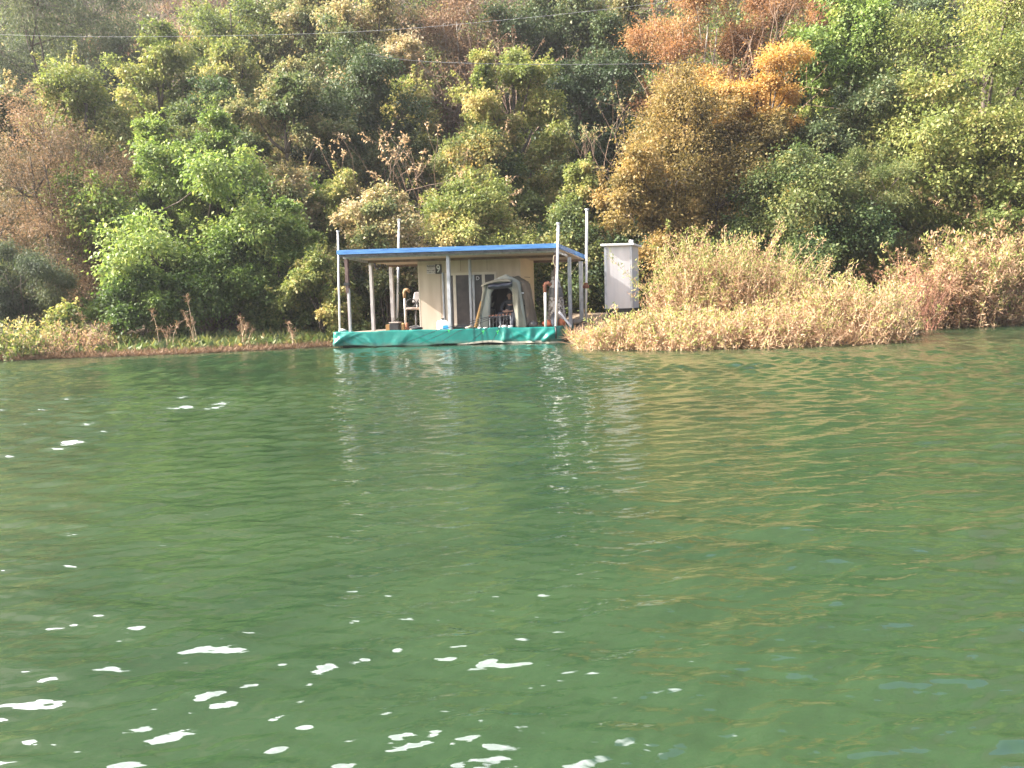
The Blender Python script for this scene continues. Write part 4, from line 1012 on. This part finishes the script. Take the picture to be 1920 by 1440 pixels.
mb = MB(); c = Q(1.47, .1, 1.15); mb.box(c[0] - .04, c[0] + .05, c[1] - .06, c[1] - .04, c[2], c[2] + .035); mb.build('label_patch', M['white'], tent)
# ------------------------------------------------------------ wooden pole against the tent
M['wood'] = noise_mat('yellow_wood', (.26, .14, .045), (.42, .25, .09), 6, .6, stretch=(1, 1, .2))
mb = MB(); mb.tube([P(TU - .07, .22, DZ), P(TU + .03, .30, DZ + .5), P(TU + .13, .34, DZ + .92)], [.055, .05, .035], 8)
tag(mb.build('wooden_pole', M['wood'], None, True), 'yellow brown wooden pole leaning on the left side of the tent', 'pole')

# ------------------------------------------------------------ the angler in the tent
M['skin'] = noise_mat('skin', (.40, .23, .165), (.5, .3, .22), 8, .5)
M['jacket'] = noise_mat('black_jacket', (.014, .015, .02), (.03, .032, .04), 6, .7, bump=.008, bscale=14)
M['trousers'] = noise_mat('dark_blue_trousers', (.02, .024, .036), (.04, .047, .066), 6, .75, bump=.008, bscale=14)
M['hair'] = noise_mat('short_dark_hair', (.02, .016, .014), (.05, .04, .035), 20, .6)
M['shoe'] = noise_mat('pale_shoe', (.4, .4, .42), (.6, .6, .62), 10, .6)
PX, PV = .90, .50     # seat centre inside the tent
def S(a, b, z): return P(TU + PX + a, TV0 + PV + b, DZ + z * .93)
seatx = S(0, 0, 0)
def skin(name, J, E, mat, parent, root=0, sub=2):
    """one continuous surface grown over a skeleton of joints (x, depth, z, radius)"""
    me = bpy.data.meshes.new(name)
    me.from_pydata([S(*j[:3]) for j in J], E, []); me.update()
    o = link(name, me, parent, M[mat])
    m = o.modifiers.new('skin', 'SKIN'); m.use_smooth_shade = True; m.branch_smoothing = .4
    for i, j in enumerate(J):
        r = j[3]; me.skin_vertices[0].data[i].radius = (r, r) if not hasattr(r, '__len__') else r
        me.skin_vertices[0].data[i].use_root = (i == root)
    s = o.modifiers.new('sub', 'SUBSURF'); s.levels = sub; s.render_levels = sub
    return o
per = empty('person', seatx, 'man in dark clothes sitting in the tent doorway with clasped hands', 'person')
J = [(0, .05, .50, .15), (0, .06, .68, .14), (0, .05, .86, .155), (.0, .04, .98, .10), (.005, .02, 1.055, .055), (.008, .0, 1.115, .066), (.01, -.005, 1.175, .082), (.01, 0, 1.235, .078), (.01, .0, 1.275, .05)]
E = [(i, i + 1) for i in range(8)]
def limb(pts, start):
    b = len(J); J.extend(pts); E.append((start, b)); E.extend([(b + i, b + i + 1) for i in range(len(pts) - 1)]); return len(J) - 1
la = limb([(-.19, .04, .92, .065), (-.27, -.04, .68, .05), (-.13, -.22, .60, .036), (-.075, -.27, .60, .03), (-.03, -.295, .605, .032)], 3)
ra = limb([(.19, .04, .92, .065), (.27, -.04, .68, .05), (.14, -.22, .60, .036), (.085, -.265, .61, .03), (.04, -.29, .615, .032)], 3)
ll = limb([(-.11, .0, .47, .10), (-.24, -.36, .50, .075), (-.2, -.40, .26, .055), (-.18, -.38, .08, .042), (-.19, -.50, .04, .035)], 0)
rl = limb([(.11, .0, .47, .10), (.25, -.36, .50, .075), (.22, -.40, .26, .055), (.2, -.38, .08, .042), (.21, -.50, .04, .035)], 0)
# fingers laced across each other, thumbs on top
for sgn, wr in ((1, la), (-1, ra)):
    for k in range(4):
        z = .64 - .022 * k; x0 = -.015 * sgn; ln = (.95, 1.0, .97, .85)[k]
        limb([(x0 + .01 * sgn, -.315, z, .010), (x0 + .045 * sgn * ln, -.335 - .004 * k, z + .004, .009), (x0 + .07 * sgn * ln, -.315, z + .006, .008)], wr)
    limb([(-.035 * sgn, -.30, .66, .011), (-.015 * sgn, -.318, .675, .010), (.012 * sgn, -.325, .672, .008)], wr)
skin('body', J, E, 'skin', per)
bd = [o for o in per.children if o.name.startswith('body')][0]
# clothing over the body
skin('jacket', [(0, .06, .52, .165), (0, .06, .70, .168), (0, .05, .88, .178), (0, .04, .99, .115), (.004, .025, 1.035, .07), (-.2, .04, .92, .085), (-.285, -.04, .68, .068), (-.14, -.21, .60, .05), (.2, .04, .92, .085), (.285, -.04, .68, .068), (.15, -.21, .60, .05)],
     [(0, 1), (1, 2), (2, 3), (3, 4), (3, 5), (5, 6), (6, 7), (3, 8), (8, 9), (9, 10)], 'jacket', per)
skin('trousers', [(0, .06, .48, .17), (-.12, .0, .48, .118), (-.255, -.36, .51, .095), (-.21, -.40, .27, .078), (-.185, -.38, .09, .062), (.12, .0, .48, .118), (.265, -.36, .51, .095), (.23, -.40, .27, .078), (.205, -.38, .09, .062)],
     [(0, 1), (1, 2), (2, 3), (3, 4), (0, 5), (5, 6), (6, 7), (7, 8)], 'trousers', per)
for sg_ in (-1, 1):
    mb = MB(); c = S(.2 * sg_, -.45, 0)
    for k, (yy, w, h) in enumerate(((.10, .04, .09), (.02, .048, .10), (-.08, .05, .075), (-.15, .035, .05))): pass
    mb.grid([[(c[0] + w * math.cos(t), c[1] + yy, c[2] + max(.0, h * math.sin(t)) + .002) for t in np.linspace(-.2, 3.34, 9)] for yy, w, h in ((.12, .01, .03), (.10, .042, .10), (.02, .048, .105), (-.08, .05, .08), (-.15, .038, .055), (-.17, .01, .02))])
    mb.build('shoe', M['shoe'], per, True)
def ell(mb, c, r, n=10):
    mb.grid([[(c[0] + r[0] * math.cos(a) * math.sin(b), c[1] + r[1] * math.sin(a) * math.sin(b), c[2] + r[2] * math.cos(b)) for a in np.linspace(0, 2 * math.pi, n + 1)] for b in np.linspace(.001, math.pi, n)])
hc = S(.01, .0, 1.19)
mb = MB(); ell(mb, (hc[0], hc[1] + .022, hc[2] + .045), (.083, .085, .078)); mb.build('hair', M['hair'], per, True)
mb = MB(); ell(mb, (hc[0], hc[1] - .088, hc[2] - .022), (.014, .02, .024)); mb.build('nose', M['skin'], bd, True)
for sg_ in (-1, 1):
    mb = MB(); ell(mb, (hc[0] + .03 * sg_, hc[1] - .075, hc[2] + .005), (.013, .008, .007)); mb.build('eye', M['hair'], bd, True)
    mb = MB(); ell(mb, (hc[0] + .082 * sg_, hc[1] + .005, hc[2] - .01), (.012, .022, .034)); mb.build('ear', M['skin'], bd, True)
mb = MB(); ell(mb, (hc[0], hc[1] - .072, hc[2] - .062), (.024, .009, .006)); mb.build('mouth', M['terracotta'], bd, True)
# his folding chair
ch = empty('camp_chair', S(0, .1, 0), 'black folding camp chair under the man in the tent', 'chair')
mb = MB(); c = S(0, .06, .36); mb.box(c[0] - .27, c[0] + .27, c[1] - .26, c[1] + .26, c[2] - .05, c[2]); mb.build('seat', M['black'], ch, bevel=.02)
mb = MB(); c = S(0, .28, .4); mb.hexa([(c[0] - .27, c[1], c[2]), (c[0] + .27, c[1], c[2]), (c[0] + .27, c[1] + .06, c[2]), (c[0] - .27, c[1] + .06, c[2]), (c[0] - .26, c[1] + .1, c[2] + .6), (c[0] + .26, c[1] + .1, c[2] + .6), (c[0] + .26, c[1] + .15, c[2] + .6), (c[0] - .26, c[1] + .15, c[2] + .6)]); mb.build('backrest', M['black'], ch, bevel=.02)
for sx in (-1, 1):
    for sy in (-.18, .28):
        mb = MB(); a_ = S(.25 * sx, sy, 0); mb.tube([a_, (a_[0], a_[1], a_[2] + .34)], .016, 6); mb.build('leg', M['darkgrey'], ch)
    mb = MB(); mb.tube([S(.32 * sx, -.18, .34), S(.32 * sx, -.18, .56), S(.32 * sx, .28, .58)], .022, 6); mb.build('armrest', M['darkgrey'], ch)

# ------------------------------------------------------------ rods on their rest
rest = empty('rod_rest', P(TU + .85, .08, DZ), 'low steel rod rest with short forked legs in front of the tent', 'rod rest')
mb = MB(); mb.tube([P(TU + .42, .14, DZ + .40), P(TU + 1.18, .14, DZ + .44)], .016, 6)
mb.build('bar', M['darkgrey'], rest)
for k in range(7):
    u = TU + .46 + .115 * k; z = .405 + .006 * k
    mb = MB(); mb.tube([P(u, .14, DZ), P(u, .14, DZ + z)], .010, 6); mb.build('leg', M['galv'] if k % 3 == 0 else M['darkgrey'], rest)
    mb = MB(); mb.tube([P(u - .025, .13, DZ + z + .06), P(u, .13, DZ + z), P(u + .025, .13, DZ + z + .06)], .010, 5); mb.build('fork', M['terracotta'] if k % 3 else M['rust'], rest)
M['rodblack'] = noise_mat('rod_blank', (.016, .015, .016), (.035, .03, .03), 30, .3)
M['glowgreen'] = noise_mat('lime_plastic', (.03, .5, .04), (.06, .65, .08), 10, .4)
tips = [(437, 642, 25.0), (545, 655, 24.6), (725, 650, 24.9), (800, 646, 25.2), (872, 652, 25.4), (917, 652, 25.6)]
tips = [(740, 651, 25.6), (775, 650, 25.6), (812, 650, 25.7), (872, 652, 25.6), (919, 650, 25.7)]
desc = ['longest fishing rod, pointing furthest left from the rest', 'second fishing rod from the left on the rest', 'middle fishing rod slanting over the tarpaulin', 'fishing rod slanting left beside the steepest one', 'steepest fishing rod, dropping almost straight to the water']
holds = [(818, 622), (842, 622), (858, 624), (906, 624), (933, 624)]
for k, (tp, ds, hd) in enumerate(zip(tips, desc, holds)):
    h = P(TU + .58 + .13 * k, .30, DZ + .43); fork = P(TU + .50 + .13 * k, .14, DZ + .43); t = at(*tp); t = (t[0], t[1], max(t[2], .03))
    root = empty('fishing_rod', h, ds, 'fishing rod', 'fishing rods fanned out in front of the tent')
    edge = at(hd[0], hd[1] - 2, 26.45); 
    mb = MB(); mb.tube([h, fork], [.014, .013], 6); mb.build('handle', M['rust'], root)
    mb = MB(); mb.tube([fork, edge, t], [.011, .009, .004], 5); mb.build('blank', M['rodblack'], root)
    if k in (1, 3, 4):
        mb = MB(); mb.tube([(edge[0] - .045, edge[1] - .03, edge[2] + .04), (edge[0], edge[1] - .03, edge[2] - .02), (edge[0] + .04, edge[1] - .03, edge[2] + .05)], .011, 5)
        mb.tube([(edge[0], edge[1] - .03, edge[2] - .02), (edge[0], edge[1] - .03, edge[2] - .07)], .010, 5)
        mb.build('line_holder', M['glowgreen'], root)
# small gear strewn before the tent
rng = np.random.default_rng(31)
M['paper'] = noise_mat('pale_cup', (.55, .52, .5), (.7, .68, .66), 12, .6)
for k, (u, v, r, h, lab) in enumerate(((TU + .95, .10, .075, .12, 'pale bait cup before the man\'s feet'), (TU + 1.16, .08, .08, .10, 'pale bait bowl beside the doorway\'s right jamb'), (TU + .33, .07, .07, .06, 'pale dish left of the rod rest'), (TU + .12, .12, .06, .07, 'pale cup nearest the foot of the wooden pole'))):
    mb = MB(); mb.lathe(P(u, v, DZ + .001), [(r * .75, 0), (r, h * .4), (r * .95, h), (r * .85, h), (r * .7, h * .25)], 14); tag(mb.build('bait_cup', M['paper'], None, True), lab, 'cup', 'cups and dishes before the tent')
def bag(name, lab, cat, c, r, mat, seed, group=None):
    rng = np.random.default_rng(seed); mb = MB(); ph = rng.uniform(0, 6, 4); g = []
    for b in np.linspace(.02, 3.12, 11):
        row = []
        for a in np.linspace(0, 2 * math.pi, 17):
            k = 1 + .14 * math.sin(3 * a + ph[0]) * math.sin(2 * b + ph[1]) + .1 * math.sin(5 * a + ph[2] + 3 * b)
            row.append((c[0] + r[0] * k * math.cos(a) * math.sin(b) ** .7, c[1] + r[1] * k * math.sin(a) * math.sin(b) ** .7, c[2] + r[2] * (1 - math.cos(b)) * .5 * (1 + .12 * math.sin(2 * a + ph[3]))))
        g.append(row[::-1])
    mb.grid(g); tag(mb.build(name, M[mat], None, True), lab, cat, group)
bag('tackle_bag', 'long black tackle bag lying in front of the door', 'bag', P(4.2, .3, DZ), (.36, .16, .16), 'black', 41)
bag('bait_sack', 'brown crumpled bait sack between the tackle bag and the tent', 'sack', P(4.48, .14, DZ), (.17, .12, .12), 'canvasbrown', 42)
bag('mesh_sack', 'dark mesh sack slumped at the right foot of the tent', 'sack', P(TU + 1.78, .55, DZ), (.16, .2, .22), 'darkgrey', 43)
M['orange'] = noise_mat('orange_cloth', (.4, .1, .05), (.6, .2, .1), 9, .7)
bag('net_float', 'orange red float bundle under the camouflage cover', 'float', P(HW - .50, .75, DZ), (.2, .16, .22), 'orange', 44, 'orange bundles at the right end of the raft')
bag('net_float', 'orange red bundle beside the white plastic sheet', 'float', P(HW - .02, .62, DZ), (.14, .12, .26), 'orange', 45, 'orange bundles at the right end of the raft')
bag('rope_heap', 'heap of brown rope and sticks at the back right corner of the raft', 'rope', P(HW - .02, 2.2, DZ), (.38, .25, .2), 'canvasbrown', 46)
g = []
for s in np.linspace(0, 1, 7): g.append([(P(HW - .02 + .42 * s, .3 + .1 * t + .02 * math.sin(7 * s), 0)[0], P(HW - .02 + .42 * s, .3 + .16 * t, 0)[1], DZ + .46 - .5 * s ** 1.1 + .10 * t * (1 - .5 * s) + .015 * math.sin(9 * t + 5 * s)) for t in np.linspace(0, 1, 5)])
mb = MB(); mb.grid(g); o = mb.build('plastic_sheet', M['white'], None, True); tag(o, 'white plastic sheet draped over the raft\'s right corner', 'plastic sheet'); o.modifiers.new('thick', 'SOLIDIFY').thickness = .006
mb = MB(); mb.tube([P(HW - .02, -.09, DZ + .05), P(HW + .01, -.12, DZ - .15), P(HW, -.13, DZ - .36)], .028, 6); tag(mb.build('dark_strap', M['black'], None, True), 'dark strap hanging over the tarpaulin near the right corner', 'strap')
bag('dark_sack', 'dark blue sack standing behind the leaning pole', 'sack', P(HW - .2, .5, DZ), (.13, .12, .44), 'trousers', 47)

# camouflage cover, wrapped round a closed parasol
def camo():
    m, n, l, b = newmat('camouflage_cloth')
    tc = n.new('ShaderNodeTexCoord'); v = n.new('ShaderNodeTexVoronoi'); v.inputs['Scale'].default_value = 16; v.inputs['Randomness'].default_value = 1
    l.new(tc.outputs['Object'], v.inputs['Vector'])
    r = n.new('ShaderNodeValToRGB'); r.color_ramp.interpolation = 'CONSTANT'; e = r.color_ramp.elements
    e[0].color = (.33, .30, .27, 1); e[1].position = .33; e[1].color = (.17, .145, .12, 1); x = e.new(.55); x.color = (.42, .4, .38, 1); x = e.new(.78); x.color = (.07, .06, .055, 1)
    l.new(v.outputs['Color'], r.inputs[0]); l.new(r.outputs[0], b.inputs['Base Color']); b.inputs['Roughness'].default_value = .8; return m
M['camo'] = camo()
c = P(HW - .27, 1.05, DZ)
cp = empty('covered_parasol', c, 'closed parasol in a grey camouflage cover with a dark band', 'parasol')
def cone(z0, z1, r0, r1, mat, name, k=.04):
    g = []
    for z in np.linspace(z0, z1, 9):
        t = (z - z0) / (z1 - z0); g.append([(c[0] - .02 * z + (r0 + (r1 - r0) * t) * (1 + k * math.sin(5 * a)) * math.cos(a), c[1] + (r0 + (r1 - r0) * t) * (1 + k * math.sin(5 * a)) * math.sin(a), c[2] + z) for a in np.linspace(0, 2 * math.pi, 25)])
    mb = MB(); mb.grid(g); mb.build(name, M[mat], cp, True)
cone(.22, 1.05, .33, .24, 'camo', 'cover', .05); cone(1.0, 1.32, .262, .225, 'darkgrey', 'band', .03); cone(.98, 1.9, .245, .1, 'camo', 'cover', .05); cone(1.86, 1.96, .11, .03, 'camo', 'cap')
mb = MB(); mb.tube([(c[0], c[1], c[2]), (c[0], c[1], c[2] + .3)], .04, 8); mb.build('stem', M['darkgrey'], cp)
mb = MB(); mb.lathe(c, [(.3, 0), (.3, .05), (.06, .1)], 16); mb.build('base', M['darkgrey'], cp)

# ------------------------------------------------------------ left end of the deck: chair, boxes, jug
M['greyplastic'] = noise_mat('grey_plastic', (.24, .22, .22), (.32, .3, .3), 6, .5)
M['pinkgrey'] = noise_mat('seat_fabric', (.36, .29, .25), (.46, .38, .33), 9, .8)
oc = empty('office_chair', P(1.74, 2.25, DZ), 'grey office chair with looped armrests against the house corner', 'chair')
def Z(a, b, z): q = P(1.74, 2.25, 0); return (q[0] + a, q[1] + b, DZ + z)
mb = MB(); g = []
mb.box(*[Z(-.31, 0, 0)[0], Z(.27, 0, 0)[0], Z(0, -.26, 0)[1], Z(0, .22, 0)[1], Z(0, 0, .70)[2], Z(0, 0, .78)[2]]); mb.build('seat', M['pinkgrey'], oc, bevel=.03)
mb = MB(); mb.hexa([Z(-.13, .16, .95), Z(.33, .16, .95), Z(.33, .23, .95), Z(-.13, .23, .95), Z(-.06, .27, 1.33), Z(.36, .27, 1.33), Z(.36, .33, 1.33), Z(-.06, .33, 1.33)]); mb.build('backrest', M['greyplastic'], oc, bevel=.05)
for x in (.02, .16): mb = MB(); mb.tube([Z(x, .2, .76), Z(x + .02, .22, 1.0)], .022, 6); mb.build('back_support', M['galv'], oc)
for x in (-.27, .30):
    mb = MB(); mb.tube([Z(x + .17 * math.cos(t) + (.12 if x < 0 else -.06), -.05 + .04 * math.sin(t), .93 + .15 * math.sin(t)) for t in np.linspace(0, 6.283, 17)], .022, 6); mb.build('armrest', M['black'], oc)
mb = MB(); mb.tube([Z(0, 0, .1), Z(0, 0, .7)], .035, 8); mb.build('column', M['darkgrey'], oc)
for k in range(5):
    a_ = k * 1.2566 + .4; mb = MB(); mb.tube([Z(0, 0, .13), Z(.27 * math.cos(a_), .27 * math.sin(a_), .07)], .02, 6); mb.build('leg', M['darkgrey'], oc)
    mb = MB(); mb.tube([Z(.27 * math.cos(a_) - .02, .27 * math.sin(a_), .03), Z(.27 * math.cos(a_) + .02, .27 * math.sin(a_), .03)], .03, 8); mb.build('castor', M['black'], oc)
bx = empty('toolbox', P(1.5, 1.0, DZ), 'black toolbox with a tan end at the left of the raft', 'box')
mb = MB(); pb(mb, 1.42, 1.74, .85, 1.1, DZ, DZ + .26); mb.build('body', M['black'], bx, bevel=.02)
mb = MB(); pb(mb, 1.285, 1.415, .87, 1.08, DZ, DZ + .22); mb.build('end_panel', M['wood'], bx, bevel=.01)
mb = MB(); pb(mb, 1.41, 1.75, .84, 1.11, DZ + .262, DZ + .30); mb.build('lid', M['pinkgrey'], bx, bevel=.01)
mb = MB(); mb.tube([P(1.50, .97, DZ + .3), P(1.51, .97, DZ + .35), P(1.65, .97, DZ + .35), P(1.66, .97, DZ + .3)], .012, 6); mb.build('handle', M['black'], bx)
for k, (u, lab, mt) in enumerate(((1.84, 'brown can next to the black toolbox', 'wood'), (1.97, 'dark can between the brown can and the office chair', 'rust'))):
    mb = MB(); mb.lathe(P(u, .98, DZ + .001), [(.065, 0), (.07, .02), (.07, .22), (.05, .25), (.03, .26)], 14); tag(mb.build('can', M[mt], None, True), lab, 'can', 'cans on the raft')
bag('dark_bag', 'flat dark bag on the deck under the office chair', 'bag', P(2.15, 1.35, DZ), (.2, .16, .11), 'jacket', 48)
bag('plastic_bag', 'pale twist of plastic at the left front corner of the raft', 'bag', P(.16, .12, DZ + .03), (.12, .09, .1), 'paper', 49)
jug = empty('water_jug', P(3.52, .22, DZ), 'white plastic jug with blue label beside the middle post', 'jug')
M['bluelabel'] = noise_mat('blue_label', (.03, .25, .6), (.06, .36, .75), 8, .4)
mb = MB(); c = P(3.52, .24, DZ + .001); g = []
for r, z in ((.02, 0), (.16, .0), (.17, .03), (.17, .26), (.14, .31), (.06, .33), (.05, .35)): g.append([(c[0] + r * (abs(math.cos(a)) ** .5) * (1 if math.cos(a) > 0 else -1) * 1.15, c[1] + r * .75 * (abs(math.sin(a)) ** .5) * (1 if math.sin(a) > 0 else -1), c[2] + z) for a in np.linspace(0, 2 * math.pi, 33)])
mb.grid(g); mb.build('body', M['white'], jug, True)
mb = MB(); mb.box(c[0] + .015, c[0] + .19, c[1] - .136, c[1] - .1285, c[2] + .04, c[2] + .16); mb.build('label', M['bluelabel'], jug)
mb = MB(); mb.tube([(c[0], c[1], c[2] + .35), (c[0], c[1], c[2] + .40)], .05, 10); mb.build('cap', M['black'], jug)

# ------------------------------------------------------------ haze over the lake
def haze():
    m = bpy.data.materials.new('haze'); m.use_nodes = True; n = m.node_tree.nodes; l = m.node_tree.links
    n.remove(n['Principled BSDF'])
    v = n.new('ShaderNodeVolumePrincipled'); v.inputs['Color'].default_value = (.86, .87, .92, 1); v.inputs['Density'].default_value = HAZE
    v.inputs['Anisotropy'].default_value = .3
    l.new(v.outputs[0], n['Material Output'].inputs['Volume'])
    mb = MB(); mb.box(-125, 125, -40, 165, -3.5, 190); o = mb.build('haze', m); o['kind'] = 'stuff'
HAZE = .00045
haze()
